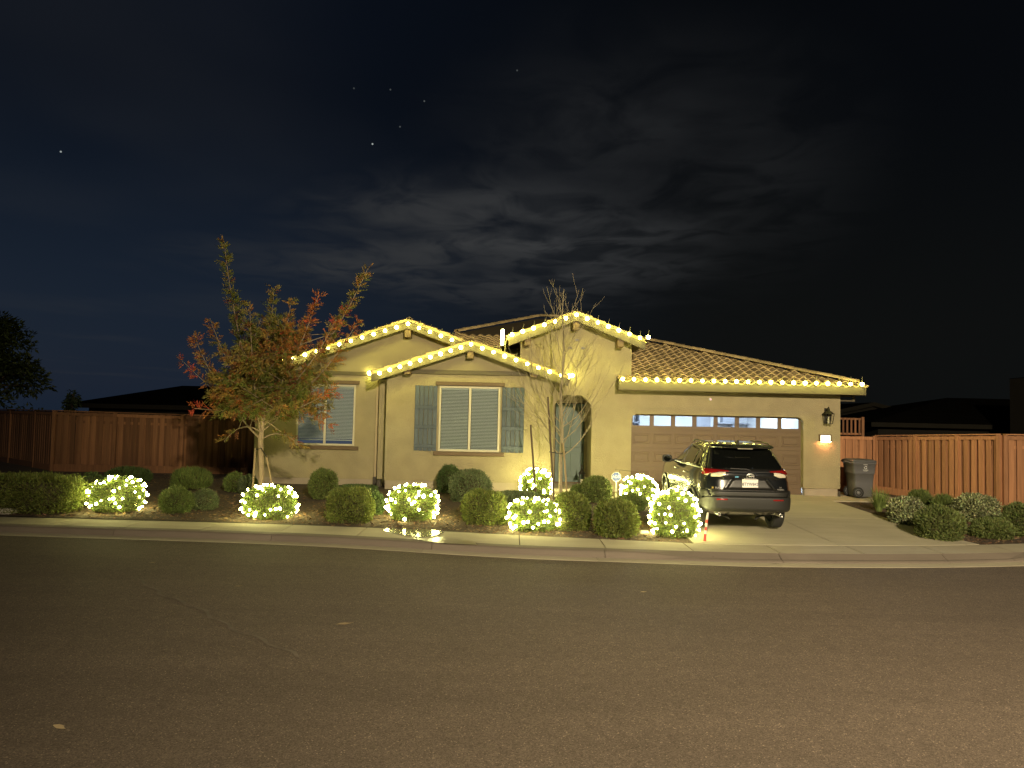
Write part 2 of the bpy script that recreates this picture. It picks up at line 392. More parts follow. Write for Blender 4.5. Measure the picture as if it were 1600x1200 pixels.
# ------------------------------------------------------------------ ground
def LZ(y): return .13 + .029 * (min(max(y, 13.0), 24.0) - 14.3)
_K = [(-90, 14.6), (-16, 14.5), (-8.4, 14.2), (-3.6, 13.85), (0, 13.12), (2.2, 12.93), (4.3, 12.82), (7.85, 13.2), (12, 14.3), (16, 15.9), (24, 20.5), (90, 60)]
_B = [(-90, 15.9), (-16, 15.7), (-10.4, 15.42), (-5.2, 15.22), (-2.55, 14.98), (0, 14.5), (2.4, 14.12), (4.1, 13.9), (8.6, 14.45), (12.5, 15.7), (16, 17.3), (24, 22), (90, 61.5)]
def curve(tab, x):
    i = 0
    while i < len(tab) - 2 and x > tab[i + 1][0]: i += 1
    def sl(j):
        a, b = max(j - 1, 0), min(j + 1, len(tab) - 1)
        return (tab[b][1] - tab[a][1]) / (tab[b][0] - tab[a][0])
    (x0, y0), (x1, y1) = tab[i], tab[i + 1]; h = x1 - x0; t = min(max((x - x0) / h, 0), 1)
    m0, m1 = sl(i) * h, sl(i + 1) * h
    return (2 * t ** 3 - 3 * t ** 2 + 1) * y0 + (t ** 3 - 2 * t ** 2 + t) * m0 + (-2 * t ** 3 + 3 * t ** 2) * y1 + (t ** 3 - t ** 2) * m1
KERB = lambda x: curve(_K, x)      # foot of the kerb
BACK = lambda x: curve(_B, x)      # back edge of the pavement
PAVE_Z = .125
def strip(mb, xs, fa, za, fb, zb, mi=0):
    vs = []
    for x in xs: vs += [(x, fa(x), za(x) if callable(za) else za), (x, fb(x), zb(x) if callable(zb) else zb)]
    return mb.add(vs, [(2 * i, 2 * i + 2, 2 * i + 3, 2 * i + 1) for i in range(len(xs) - 1)], mi)
XS = [-90, -60, -40, -30, -24, -20] + list(np.arange(-18, 26.1, .5)) + [30, 40, 60, 90]
g = MB().add([(-900, -900, -.06), (900, -900, -.06), (900, 900, -.06), (-900, 900, -.06)], [(0, 1, 2, 3)]).build('ground', MT['earth']); tag(g, kind='structure')
road = strip(MB(), XS, lambda x: -60, -.02, lambda x: KERB(x) - 6, .0)
strip(road, XS, lambda x: KERB(x) - 6, .0, lambda x: KERB(x) - .30, .0)
tag(road.build('road', MT['asphalt']), kind='structure')
# gutter strip of concrete along the kerb
gut = bpy.data.objects.new('gutter', None); C.objects.link(gut); tag(gut, kind='structure')
pav = bpy.data.objects.new('sidewalk', None); C.objects.link(pav); tag(pav, kind='structure')
krb = bpy.data.objects.new('kerb', None); C.objects.link(krb); tag(krb, kind='structure')
def slab_between(x0, x1, fa, za, fb, zb, depth, gap=.010, n=6):
    mb = MB(); xs = list(np.linspace(x0 + gap, x1 - gap, n)); m = len(xs)
    top = [(x, fa(x), za) for x in xs] + [(x, fb(x), zb) for x in reversed(xs)]
    return mb.slab(top, depth)
x = -19.5
while x < 21:
    slab_between(x, x + 3.0, lambda t: KERB(t) - .30, .006, lambda t: KERB(t) - .004, .012, .05, .004).build('gutter_slab', MT['concrete'], gut)
    x += 3.0
x = -19.35; jn = 0
DRIVE = (3.40, 8.72)
while x < 21:
    low = 2.9 < x + 1.5 < 9.6
    mb = MB(); xs = list(np.linspace(x + .005, x + 2.995, 8)); prof = []
    kz = lambda t: .045 + (PAVE_Z - .045) * (1 - min(max((t - 2.4) / .9, 0), 1) * min(max((9.8 - t) / .9, 0), 1))
    rows = []
    for t in xs:
        k0, h = KERB(t), kz(t)
        rows.append([(t, k0, -.03), (t, k0 + .012, .03), (t, k0 + .05, h - .025), (t, k0 + .085, h - .006), (t, k0 + .14, h), (t, k0 + .30, PAVE_Z), (t, k0 + .30, -.03)])
    vs = [p for r in rows for p in r]; q = 7
    mb.add(vs, [(i * q + j, (i + 1) * q + j, (i + 1) * q + j + 1, i * q + j + 1) for i in range(len(xs) - 1) for j in range(q - 1)], 0)
    mb.add(rows[0], [tuple(range(q))]); mb.add(rows[-1], [tuple(range(q))])
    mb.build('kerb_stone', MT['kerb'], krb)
    x += 3.0
x = -19.3
while x < 21:
    slab_between(x, x + 1.5, lambda t: KERB(t) + .304, PAVE_Z, lambda t: BACK(t), LZ(14.3) + .002, .08).build('paving_slab', MT['concrete'], pav)
    x += 1.5
base_p = strip(MB(), XS, lambda t: KERB(t) - .02, -.03, lambda t: KERB(t) + .3, .09); strip(base_p, XS, lambda t: KERB(t) + .3, .09, lambda t: BACK(t) + .05, .09)
base_p.build('joint_bed', MT['soil'], pav)
# planting bed / yard
yard = MB()
ys = [0, 1, 2.5, 4, 6, 8, 9.7, 14, 60]
vs = []
for t in XS:
    b = BACK(t)
    for k in ys: vs.append((t, b + .01 + k, max(.132, LZ(b + k)) - .012 - (.0 if k else .0)))
q = len(ys)
yard.add(vs, [(i * q + j, (i + 1) * q + j, (i + 1) * q + j + 1, i * q + j + 1) for i in range(len(XS) - 1) for j in range(q - 1)])
tag(yard.build('planting_bed', MT['soil']), kind='structure')
def Zg(x, y):
    b = BACK(x); return max(.132, LZ(max(y, b))) - .012
# driveway slabs
drv = bpy.data.objects.new('driveway', None); C.objects.link(drv); tag(drv, kind='structure')
ycuts = [None, 17.4, 20.2, 21.72]
for x0, x1 in ((DRIVE[0], 6.10), (6.10, DRIVE[1])):
    prev = None
    for i in range(3):
        n = 6; xs = np.linspace(x0 + .006, x1 - .006, n)
        fr = [(t, BACK(t) + .012, .137) for t in xs] if i == 0 else [(t, ycuts[i] + .006, LZ(ycuts[i]) + .015) for t in xs]
        yb = ycuts[i + 1] - .006
        bk = [(t, yb, LZ(yb) + .015) for t in reversed(xs)]
        MB().slab(fr + bk, .08).build('driveway_slab', MT['drive'], drv)
# flare beside the pavement and pad for the bin
MB().slab([(DRIVE[1] + .006, BACK(DRIVE[1]) + .012, .137), (9.0, BACK(9.0) + .012, .137), (DRIVE[1] + .006, 15.6, LZ(15.6) + .015)], .08).build('driveway_slab', MT['drive'], drv)
MB().slab([(DRIVE[1] + .006, 20.5, LZ(20.5) + .012), (10.9, 20.5, LZ(20.5) + .012), (10.9, 22.6, LZ(22.6) + .012), (DRIVE[1] + .006, 22.6, LZ(22.6) + .012)], .08).build('driveway_slab', MT['drive'], drv)
# entry path
pth = bpy.data.objects.new('path', None); C.objects.link(pth); tag(pth, kind='structure')
for a, b in ((1.15, 2.25), (2.258, 3.394)):
    MB().slab([(a, 19.75, LZ(19.75) + .012), (b, 19.75, LZ(19.75) + .012), (b, 21.45, LZ(21.45) + .012), (a, 21.45, LZ(21.45) + .012)], .08).build('path_slab', MT['concrete'], pth)
# wood-chip mulch
def in_bed(x, y):
    if y < BACK(x) + .04 or y > 23.8: return False
    if DRIVE[0] - .05 < x < 9.0 and y < BACK(x) + 1.5 and x > DRIVE[0] - .05: 
        if x < DRIVE[1] + .03 or y < 14.9: return False
    if DRIVE[0] - .05 < x < DRIVE[1] + .05: return False
    if 1.1 < x < 3.45 and 19.7 < y: return False
    if -7.5 < x < 9.5 and y > 21.0: return False
    if x > 8.6 and 20.4 < y < 22.7 and x < 11: return False
    return True
pp = []
while len(pp) < 15000:
    a = random.uniform(-13, 14); b = random.uniform(13.9, 23.5) if random.random() < .5 else BACK(a) + abs(random.gauss(0, 1.7))
    if in_bed(a, b): pp.append((a, b, Zg(a, b) + random.uniform(.0, .018)))
pp = np.array(pp); n = len(pp)
an = rng.uniform(0, 2 * PI, n); dd = np.stack([np.cos(an), np.sin(an), rng.normal(0, .22, n)], 1)
cc = np.array([.17, .105, .06]) * rng.uniform(.45, 1.75, (n, 1)) * (1 + rng.normal(0, .06, (n, 3)))
dd = unit(dd); sd_ = unit(np.cross(dd, np.array([0, 0, 1.0]) + rng.normal(0, .3, (n, 3)))); ln = rng.uniform(.03, .09, (n, 1)); wd = rng.uniform(.012, .03, (n, 1))
q4 = np.stack([pp, pp + sd_ * wd, pp + sd_ * wd + dd * ln, pp + dd * ln], 1).reshape(-1, 3)
tag(place('mulch', fast_mesh('mulch', q4, 4, MT['chips'], cc)), 'brown bark mulch spread over the planting beds', 'mulch', kind='stuff')
# crack seal on the road and stray leaves
cs = MB(); p0, p1 = Vector((-5.2, 10.6, .004)), Vector((-2.0, 7.35, .004)); k = 24; rows = []
for i in range(k + 1):
    p = p0.lerp(p1, i / k); j = .03 * math.sin(i * 1.7) + .02 * math.sin(i * .6 + 1); w = .022 + .010 * math.sin(i * 2.3)
    rows += [(p.x + j - w, p.y + j, .004), (p.x + j + w, p.y + j + .01, .004)]
cs.add(rows, [(2 * i, 2 * i + 1, 2 * i + 3, 2 * i + 2) for i in range(k)])
tag(cs.build('crack_sealer', MT['seam']), kind='structure')
for (px, py, s, lab) in ((537, 975, .09, 'pale dry leaf lying on the road at the end of the faint seam'), (92, 1136, .075, 'dry leaf lying on the dark asphalt at the lower left of the photo'), (372, 916, .05, 'small dry leaf near the start of the faint road seam'), (238, 879, .05, 'tiny dry leaf on the dark road left of the seam, near the kerb'), (1005, 925, .045, 'tiny dry leaf on the road in front of the driveway kerb')):
    d = _F + (px - 800) / FPX * _R + (600 - py) / FPX * _U; p = CAM + d * (-(CAM[2] - .006) / d[2])
    mb = MB(); a = random.uniform(-.6, .6); ca, sa = math.cos(a), math.sin(a)
    prof = [(-1, 0, .0), (-.5, .28, .02), (.2, .33, .025), (.8, .12, .01), (1.25, 0, .03), (.8, -.12, .012), (.1, -.3, .0), (-.6, -.24, .015)]
    pts = [(p[0] + s * (u * ca - v * sa), p[1] + s * 1.0 * (u * sa + v * ca), .007 + w * s * 4) for u, v, w in prof]
    c0 = (p[0], p[1], .012)
    mb.add(pts + [c0], [(i, (i + 1) % 8, 8) for i in range(8)])
    tag(mb.build('fallen_leaf', MT['dry_leaf'], origin=(p[0], p[1], 0)), lab, 'leaf', 'fallen leaves on the road')
# puddle and damp run-off on the pavement
def blob_sheet(px_list, z, name, mat):
    pts = []
    for px, py in px_list:
        d = _F + (px - 800) / FPX * _R + (600 - py) / FPX * _U; p = CAM + d * (-(CAM[2] - z) / d[2]); pts.append((p[0], p[1], z))
    return MB().add(pts, [tuple(range(len(pts)))]).build(name, mat)
tag(blob_sheet([(597, 827), (606, 824.6), (640, 825.3), (676, 827.5), (690, 829.5), (694, 832), (684, 835), (672, 838.5), (654, 839.5), (634, 836.5), (612, 832), (600, 829.5)], .137, 'puddle', MT['water']), 'shallow puddle shining on the sidewalk before a lit shrub', 'puddle', kind='stuff')
tag(blob_sheet([(640, 840.5), (668, 842), (690, 838), (712, 841), (742, 847), (745, 851), (700, 849), (672, 846)], .134, 'damp_patch', MT['damp']), 'damp trail of water running from the puddle to the kerb', 'damp patch', kind='stuff')

# ------------------------------------------------------------------ the house
HO = (1.0, 21.5, .30)
house = thing('house', 'single storey tan stucco house with three gables outlined in warm string lights', 'house', HO)
def part(name, mb, mat, parent=None): return mb.build(name, mat, parent or house)
YG, YP, YL = 21.5, 21.1, 21.8          # garage/entry wall, front room wall, left wing wall
G0 = .36
# entry tower and garage front in one wall (openings notched out of the outline)
def gable_z(x, ax, az, s): return az - s * abs(x - ax)
TA = (1.76, 5.20, .40)                   # entry gable: apex x, wall apex z, slope
part('wall', MB().prism([(.22, .30), (.22, gable_z(.22, *TA)), (TA[0], TA[1]), (3.40, gable_z(3.40, *TA)), (3.40, 3.42), (9.36, 3.42), (9.36, .56), (8.30, .56),
      (8.30, 2.42), (8.26, 2.50), (8.17, 2.56), (3.56, 2.56), (3.45, 2.50), (3.42, 2.40), (3.42, .40), (2.29, .40), (2.29, 2.66), (2.25, 2.80), (2.13, 2.94), (2.0, 3.05), (1.49, 3.05), (1.36, 2.94), (1.24, 2.80), (1.20, 2.66), (1.20, .30)], YG, YG + .26), MT['stucco'])
part('foundation', MB().box(8.36, 9.30, YG + .03, YG + .2, .22, .558), MT['concrete_base']); part('foundation', MB().box(2.33, 3.40, YG + .012, YG + .2, .22, .398), MT['concrete_base'])
part('wall', MB().box(9.10, 9.36, YG + .262, 30, .30, 3.42), MT['stucco'])
part('wall', MB().prism([(.22, 3.3), (.22, 4.55), (.48, 4.55), (.48, 3.3)], YG + .262, 30), MT['stucco'])
part('wall', MB().prism([(3.14, 3.3), (3.14, 4.60), (3.40, 4.60), (3.40, 3.3)], YG + .262, 30), MT['stucco'])
# stucco surround of the garage opening
part('surround', MB().prism([(8.302, .56), (8.302, 2.43), (8.27, 2.51), (8.18, 2.562), (3.55, 2.562), (3.55, 2.70), (8.62, 2.70), (8.62, .56)], YG - .035, YG - .002), MT['stucco'])
# entry alcove
al = MB().box(.95, 1.19, YG + .262, 23.0, .3, 3.1).box(2.30, 2.54, YG + .262, 23.0, .3, 3.1).box(.95, 2.54, YG + .262, 23.0, 3.06, 3.16)
part('porch_wall', al, MT['stucco']); part('wall', MB().box(.95, 1.34, 23.0, 23.2, .3, 3.1).box(2.24, 2.54, 23.0, 23.2, .3, 3.1).box(1.342, 2.238, 23.0, 23.2, 2.86, 3.1), MT['stucco'])
part('porch_step', MB().slab([(1.0, 21.2, .42), (2.5, 21.2, .42), (2.5, 22.99, .44), (1.0, 22.99, .44)], .16), MT['concrete'])
fd = part('front_door', MB().box(1.36, 2.22, 23.06, 23.12, .47, 2.84), MT['front_door'])
for (a, b, c, d) in ((1.45, 1.76, .62, 1.35), (1.82, 2.13, .62, 1.35), (1.45, 1.76, 1.5, 2.68), (1.82, 2.13, 1.5, 2.68)):
    part('panel', MB().cbox(a, b, 23.035, 23.058, c, d, .012), MT['front_door'], fd)
part('handle', MB().tube([(2.17, 23.03, 1.36), (2.17, 23.0, 1.38), (2.17, 23.0, 1.60), (2.17, 23.03, 1.62)], .012), MT['black_metal'], fd)
part('threshold', MB().box(1.342, 2.238, 22.95, 23.055, .44, .468), MT['trim_brown'])
# front room (gable with shutters)
PA = (-1.165, 4.30, .345)
part('wall', MB().prism([(-3.50, .56), (-3.50, gable_z(-3.50, *PA)), (PA[0], PA[1]), (1.16, gable_z(1.16, *PA)), (1.16, .56), ], YP, YP + .24), MT['stucco'])
part('foundation', MB().box(-3.48, 1.14, YP + .03, YP + .2, .2, .556), MT['concrete_base'])
part('wall', MB().box(.92, 1.16, YP + .242, YG + .5, .30, 3.4), MT['stucco'])
part('wall', MB().box(-3.50, -3.26, YP + .242, YL, .30, 3.4), MT['stucco'])
part('pilaster', MB().box(-3.77, -3.506, YP + .40, YL - .004, .56, 3.38), MT['stucco'])
tz = 3.64
part('gable_panel', MB().prism([(PA[0] - (PA[1] - tz) / PA[2] + .06, tz + .02), (PA[0], PA[1] - .03), (PA[0] + (PA[1] - tz) / PA[2] - .06, tz + .02)], YP - .035, YP - .002), MT['smooth_stucco'])
part('gable_trim', MB().box(-2.92, .58, YP - .075, YP - .002, 3.545, 3.655), MT['fascia'])
# left wing
LA = (-3.01, 4.93, .355)
part('wall', MB().prism([(-7.38, .52), (-7.38, gable_z(-7.38, *LA)), (LA[0], LA[1]), (.2, gable_z(.2, *LA)), (.2, .52)], YL, YL + .24), MT['stucco'])
part('foundation', MB().box(-7.36, -3.52, YL + .03, YL + .2, .2, .516), MT['concrete_base'])
part('wall', MB().box(-7.38, -7.14, YL + .242, 32, .30, 3.3), MT['stucco'])
part('gable_panel', MB().prism([(LA[0] - (LA[1] - 3.60) / LA[2] + .06, 3.60), (LA[0], LA[1] - .03), (LA[0] + (LA[1] - 3.60) / LA[2] - .06, 3.60)], YL - .035, YL - .002), MT['smooth_stucco'])
part('gable_trim', MB().box(-7.2, -3.9, YL - .06, YL - .002, 3.50, 3.598), MT['fascia'])

# roofs: structural slopes with fascia; barrel tiles on top
def gable_roof(ax, az, s, xl, xr, yf, yb, th=.10):
    """two slopes; az = height of the deck top at the ridge"""
    r = MB()
    for x1 in (xl, xr):
        z1 = az - s * abs(x1 - ax)
        poly = [(ax, az), (x1, z1), (x1, z1 - th), (ax, az - th)]
        r.prism(poly, yf, yb)
    ro = part('roof', r, MT['fascia'])
    for x1 in (xl, xr):
        z1 = az - s * abs(x1 - ax)
        part('fascia_board', MB().prism([(ax, az - .01), (x1, z1 - .01), (x1, z1 - .215), (ax, az - .215)], yf - .05, yf - .002), MT['fascia'], ro)
        # field tiles run down the slope; wavy sheet, joined
        n = int((yb - yf) / .24); ln = math.hypot(x1 - ax, z1 - az); rows = max(2, int(ln / .4))
        fm = MB(); sx = 1 if x1 > ax else -1
        for k in range(rows):
            xa, xb = ax + (x1 + sx * .05 - ax) * k / rows, ax + (x1 + sx * .05 - ax) * (k + 1.12) / rows
            za, zb = az - s * abs(xa - ax) + .012, az - s * abs(xb - ax) + .055
            vs = []
            for j in range(n * 4 + 1):
                y = yf + .30 + (yb - yf - .3) * j / (n * 4); w = .034 * math.sin(j * PI / 2)
                vs += [(xa, y, za + w), (xb, y, zb + w)]
            fm.add(vs, [(2 * j, 2 * j + 2, 2 * j + 3, 2 * j + 1) for j in range(n * 4)], 0, True)
        tag(part('tile_field', fm, MT['tile'], ro), kind='stuff')
    return ro
def half_barrel(length, r0, r1, sides=7, th=.014):
    """barrel cap lying along +x (high end at x = 0), wide end r1"""
    mb = MB(); vs = []
    for (x, r) in ((0, r0), (length, r1)):
        for k in range(sides + 1):
            w = PI * k / sides; vs.append((x, -r * math.cos(w), r * math.sin(w) * .8))
    q = sides + 1; mb.add(vs, [(k, k + 1, q + k + 1, q + k) for k in range(sides)], 0, True)
    vs2 = [(length, -r1 * math.cos(PI * k / sides), r1 * .8 * math.sin(PI * k / sides)) for k in range(q)] + [(length, -(r1 - th) * math.cos(PI * k / sides), (r1 - th) * .8 * math.sin(PI * k / sides)) for k in range(q)]
    return mb.add(vs2, [(k, q + k, q + k + 1, k + 1) for k in range(sides)])
cap_mesh = half_barrel(.46, .095, .115).mesh('ridge_tile', MT['tile'])
def rake_mesh():
    """L shaped edge tile, thick butt at the low end, lying along +x"""
    mb = MB()
    prof0 = [(-.01, -.10), (-.01, .035), (.04, .06), (.13, .065), (.20, .03), (.20, .015), (.13, .045), (.05, .04), (.012, .02), (.012, -.10)]
    for (x0, x1, u0, u1) in ((0, .47, 0, .032),):
        a = [(x0, y, z + u0) for y, z in prof0]; b = [(x1, y - .008, z + u1) for y, z in prof0]; n = len(prof0)
        mb.add(a + b, [(i, (i + 1) % n, (i + 1) % n + n, i + n) for i in range(n)] + [tuple(range(n))[::-1], tuple(range(n, 2 * n))])
    return mb.mesh('rake_tile', MT['tile'])
RAKE = rake_mesh()
def along(p0, p1, step, mesh, name, parent, jitter=.004):
    p0, p1 = Vector(p0), Vector(p1); d = (p1 - p0); n = int(d.length / step); d.normalize()
    for k in range(n):
        p = p0 + d * (k * step) + Vector((0, 0, random.uniform(-jitter, jitter)))
        yield p, d
def rake_tiles(ax, az, s, xe, y, parent):
    sx = 1 if xe > ax else -1; ze = az - s * abs(xe - ax)
    for p, d in along((ax, y, az + .02), (xe + sx * .08, y, ze + .02 - s * .08), .40, RAKE, 'rake_tile', parent):
        ang = math.atan2(d.z, d.x if sx > 0 else -d.x)
        me = RAKE if sx > 0 else RAKE_L
        place('rake_tile', me, parent, p, (0, -ang if sx > 0 else ang, 0))
RAKE_L = RAKE.copy()
co = np.zeros(len(RAKE_L.vertices) * 3, dtype=np.float32); RAKE_L.vertices.foreach_get('co', co); co[0::3] *= -1; RAKE_L.vertices.foreach_set('co', co); RAKE_L.flip_normals(); RAKE_L.update()
def ridge_caps(p0, p1, parent):
    p0, p1 = Vector(p0), Vector(p1); d = (p1 - p0).normalized(); L_ = (p1 - p0).length; n = int(L_ / .385)
    yaw = math.atan2(d.y, d.x); pit = -math.asin(d.z)
    for k in range(n):
        p = p0 + d * (k * .385) + Vector((0, 0, .02 + random.uniform(-.005, .005)))
        place('ridge_tile', cap_mesh, parent, p, (0, pit, yaw + random.uniform(-.015, .015)))
pop_roof = gable_roof(PA[0], 4.41, PA[2], -3.86, 1.56, 20.72, 26.5)
left_roof = gable_roof(LA[0], 5.06, LA[2], -7.55, 1.2, 21.42, 31)
tow_roof = gable_roof(TA[0], 5.34, TA[2], -.12, 3.70, 21.08, 30)
for ro, (ax, az, s, xl, xr, y) in ((pop_roof, (PA[0], 4.41, PA[2], -3.86, 1.56, 20.70)), (left_roof, (LA[0], 5.06, LA[2], -7.55, 1.2, 21.40)), (tow_roof, (TA[0], 5.34, TA[2], -.12, 3.70, 21.06))):
    rake_tiles(ax, az, s, xl, y, ro); rake_tiles(ax, az, s, xr, y, ro)
    ridge_caps((ax, y + 4.2, az + .03), (ax, y + .0, az + .03), ro)
# block corbels under the rakes
for (x, y0, y1, z0, z1) in ((-1.25, 20.73, YP - .002, 3.98, 4.20), (-2.98, 20.73, YP - .002, 3.50, 3.68), (.52, 20.73, YP - .002, 3.50, 3.68),
                            (-3.09, 21.43, YL - .002, 4.60, 4.85), (1.68, 21.09, YG - .002, 4.88, 5.13), (.33, 21.09, YG - .002, 4.42, 4.64), (2.94, 21.09, YG - .002, 4.42, 4.64)):
    part('corbel', MB().cbox(x, x + .17, y0, y1, z0, z1, .01), MT['trim_brown'])
# garage hip roof
EX0, EX1, EY, EZ, HS = 2.97, 9.82, 21.05, 3.445, .322
HB = 9.0
gr = MB()
gr.slab([(EX0, EY, EZ), (EX1, EY, EZ), (EX1 - HB, EY + HB, EZ + HS * HB), (EX0, EY + HB, EZ + HS * HB)] if EX1 - HB > EX0 else
        [(EX0, EY, EZ), (EX1, EY, EZ), (EX0, EY + (EX1 - EX0), EZ + HS * (EX1 - EX0))], .10)
gr.slab([(EX1, EY, EZ), (EX1, 34, EZ), (EX1 - 6.8, 34, EZ + HS * 6.8), (EX1 - 6.8, EY + 6.8, EZ + HS * 6.8)], .10)
ga_roof = part('roof', gr, MT['fascia'])
part('fascia_board', MB().cbox(EX0, EX1, EY - .052, EY - .002, EZ - .235, EZ - .02, .008), MT['fascia'], ga_roof)
part('soffit', MB().box(EX0 + .01, EX1 - .01, EY, YG - .004, EZ - .20, EZ - .16), MT['fascia'], ga_roof)
part('eave_return', MB().box(9.38, 9.80, EY + .50, EY + .53, EZ - .40, EZ - .36).box(9.74, 9.80, EY + .50, EY + .529, EZ - .36, EZ - .24).box(9.38, 9.74, EY + .50, EY + .529, EZ - .27, EZ - .24), MT['fascia'], ga_roof)
part('fascia_board', MB().box(EX1 + .002, EX1 + .04, EY - .05, 34, EZ - .235, EZ - .02), MT['fascia'], ga_roof)
def s_tile(w=.27, l=.42, th=.016):
    """one S tile: pan and barrel across x, running down -y; origin at the low edge"""
    prof = []
    for k in range(11):
        u = k / 10; x = u * (w + .02)
        prof.append((x, .012 + .032 * math.sin(2 * PI * u)))
    mb = MB(); n = len(prof)
    a = [(x, 0, z + .045) for x, z in prof]; b = [(x, l, z + .0) for x, z in prof]; c = [(x, .004, z + .045 - .034) for x, z in prof]
    mb.add(a + b, [(i, i + 1, n + i + 1, n + i) for i in range(n - 1)], 0, True)
    mb.add(a + c, [(i, n + i, n + i + 1, i + 1) for i in range(n - 1)])
    return mb.mesh('tile', MT['tile'])
TILE = s_tile()
tile_count = 0
ang = math.atan(HS); rowd = .37 * math.cos(ang)
for r_ in range(30):
    y = EY - .06 + r_ * rowd; z = EZ + (y - EY) * HS + .004
    for c_ in range(26):
        x = EX0 + .01 + c_ * .266 + .0
        if x + .12 > EX1 - max(0, y - EY) or y > 27.6: continue
        if x + .25 < 3.38 and y > EY + .35: continue
        place('tile', TILE, ga_roof, (x, y, z + random.uniform(-.004, .004)), (ang, random.uniform(-.012, .012), random.uniform(-.012, .012))); tile_count += 1
ridge_caps((EX1 - 6.8, EY + 6.8, EZ + HS * 6.8 + .07), (EX1 + .02, EY - .02, EZ + .07), ga_roof)
# eave closure course under the first tiles
part('eave_closure', MB().box(EX0, EX1, EY - .045, EY + .03, EZ - .018, EZ + .03), MT['fascia'], ga_roof)
# main roof behind, between the gables
ms = .30; mz = lambda y: 5.20 + ms * (y - 25.5)
mr = MB().slab([(-4.6, 22.4, mz(22.4)), (3.0, 22.4, mz(22.4)), (3.0, 28.9, mz(28.9)), (.95, 28.9, mz(28.9))], .1)
main_roof = part('roof', mr, MT['fascia'])
am = math.atan(ms)
for r_ in range(18):
    y = 23.0 + r_ * .37 * math.cos(am)
    for c_ in range(8):
        x = -1.95 + c_ * .266
        if y > 25.5 + (x + 1.75) * 1.24 + .2 or y > 28.8: continue
        if tile_count >= 298: break
        place('tile', TILE, main_roof, (x, y, mz(y) + .02), (am, random.uniform(-.012, .012), 0)); tile_count += 1
ridge_caps((.95, 28.9, mz(28.9) + .06), (-1.9, 25.35, mz(25.35) + .06), main_roof)
ridge_caps((3.0, 28.9, mz(28.9) + .06), (.95, 28.9, mz(28.9) + .06), main_roof)
# clay vents in the entry gable
for x, z in ((1.82, 4.64), (1.63, 4.41), (2.01, 4.41)):
    v = part('vent', MB().box(x - .085, x + .085, YG - .022, YG - .002, z - .055, z + .055), MT['smooth_stucco'])
    part('opening', MB().box(x - .055, x + .055, YG - .026, YG - .0225, z - .03, z + .012), MT['car_black'], v)
# windows
def window(x0, x1, z0, z1, y, mull, blind_gap, back='window_dark'):
    w = thing('window', None, None, ((x0 + x1) / 2, y, z0)); w.parent = house; w.location = Vector(((x0 + x1) / 2, y, z0)) - Vector(HO)
    f = MB(); t = .055
    f.cbox(x0, x1, y - .03, y - .002, z1 - t, z1).cbox(x0, x1, y - .03, y - .002, z0, z0 + t).cbox(x0, x0 + t, y - .0295, y - .002, z0 + t, z1 - t).cbox(x1 - t, x1, y - .0295, y - .002, z0 + t, z1 - t)
    f.cbox(mull - .035, mull + .035, y - .034, y - .002, z0 + t, z1 - t)
    part('frame', f, MT['vinyl'], w)
    for a, b in ((x0 + t, mull - .035), (mull + .035, x1 - t)):
        part('pane', MB().box(a, b, y - .020, y - .016, z0 + t, z1 - t), MT['glass'], w)
        bl = MB(); z = z1 - t - .05
        while z > z0 + t + blind_gap:
            bl.add([(a + .012, y - .005, z - .016), (b - .012, y - .005, z - .016), (b - .012, y - .012, z + .012), (a + .012, y - .012, z + .012)], [(0, 1, 2, 3)]); z -= .040
        bl.box(a + .01, b - .01, y - .0135, y - .003, z1 - t - .045, z1 - t - .002); bl.box(a + .01, b - .01, y - .0135, y - .003, z0 + t + blind_gap - .03, z0 + t + blind_gap)
        part('blind', bl, MT['blind'], w)
    part('backing', MB().box(x0 + .02, x1 - .02, y - .0028, y - .0015, z0 + .02, z1 - .02), MT[back], w)
    return w
MT['window_dark'] = M('dark_room_behind_blind', (.035, .04, .05), .9, .1, 1)
MT['window_lit'] = EM('dimly_lit_room', (.62, .74, 1.0), .10)
window(-2.02, -.32, 1.40, 3.22, YP - .002, -1.16, .03)
window(-6.18, -4.50, 1.46, 3.22, YL - .002, -5.36, .12, 'window_lit')
for (x0, x1, z0, z1, y) in ((-2.12, -.20, 3.235, 3.335, YP), (-2.14, -.18, 1.285, 1.385, YP), (-6.34, -4.38, 1.345, 1.445, YL), (-6.34, -4.40, 3.235, 3.335, YL)):
    part('lintel' if z0 > 2 else 'sill', MB().cbox(x0, x1, y - .075, y - .002, z0, z1, .008), MT['trim_brown'])
# board and batten shutters
for x0, x1 in ((-2.70, -2.07), (-.27, .36)):
    sh = thing('shutter', None, None); sh.parent = house; sh.location = Vector((x0, YP, 1.40)) - Vector(HO)
    n = 5; w = (x1 - x0) / n
    for i in range(n):
        part('board', MB().cbox(x0 + i * w + .006, x0 + (i + 1) * w - .006, YP - .034, YP - .004, 1.40 + random.uniform(-.006, .006), 3.215 + random.uniform(-.006, .006), .006), MT['shutter'], sh)
    for z in (1.48, 2.02, 2.56):
        part('batten', MB().cbox(x0 + .01, x1 - .01, YP - .058, YP - .0345, z, z + .10, .006), MT['shutter'], sh)
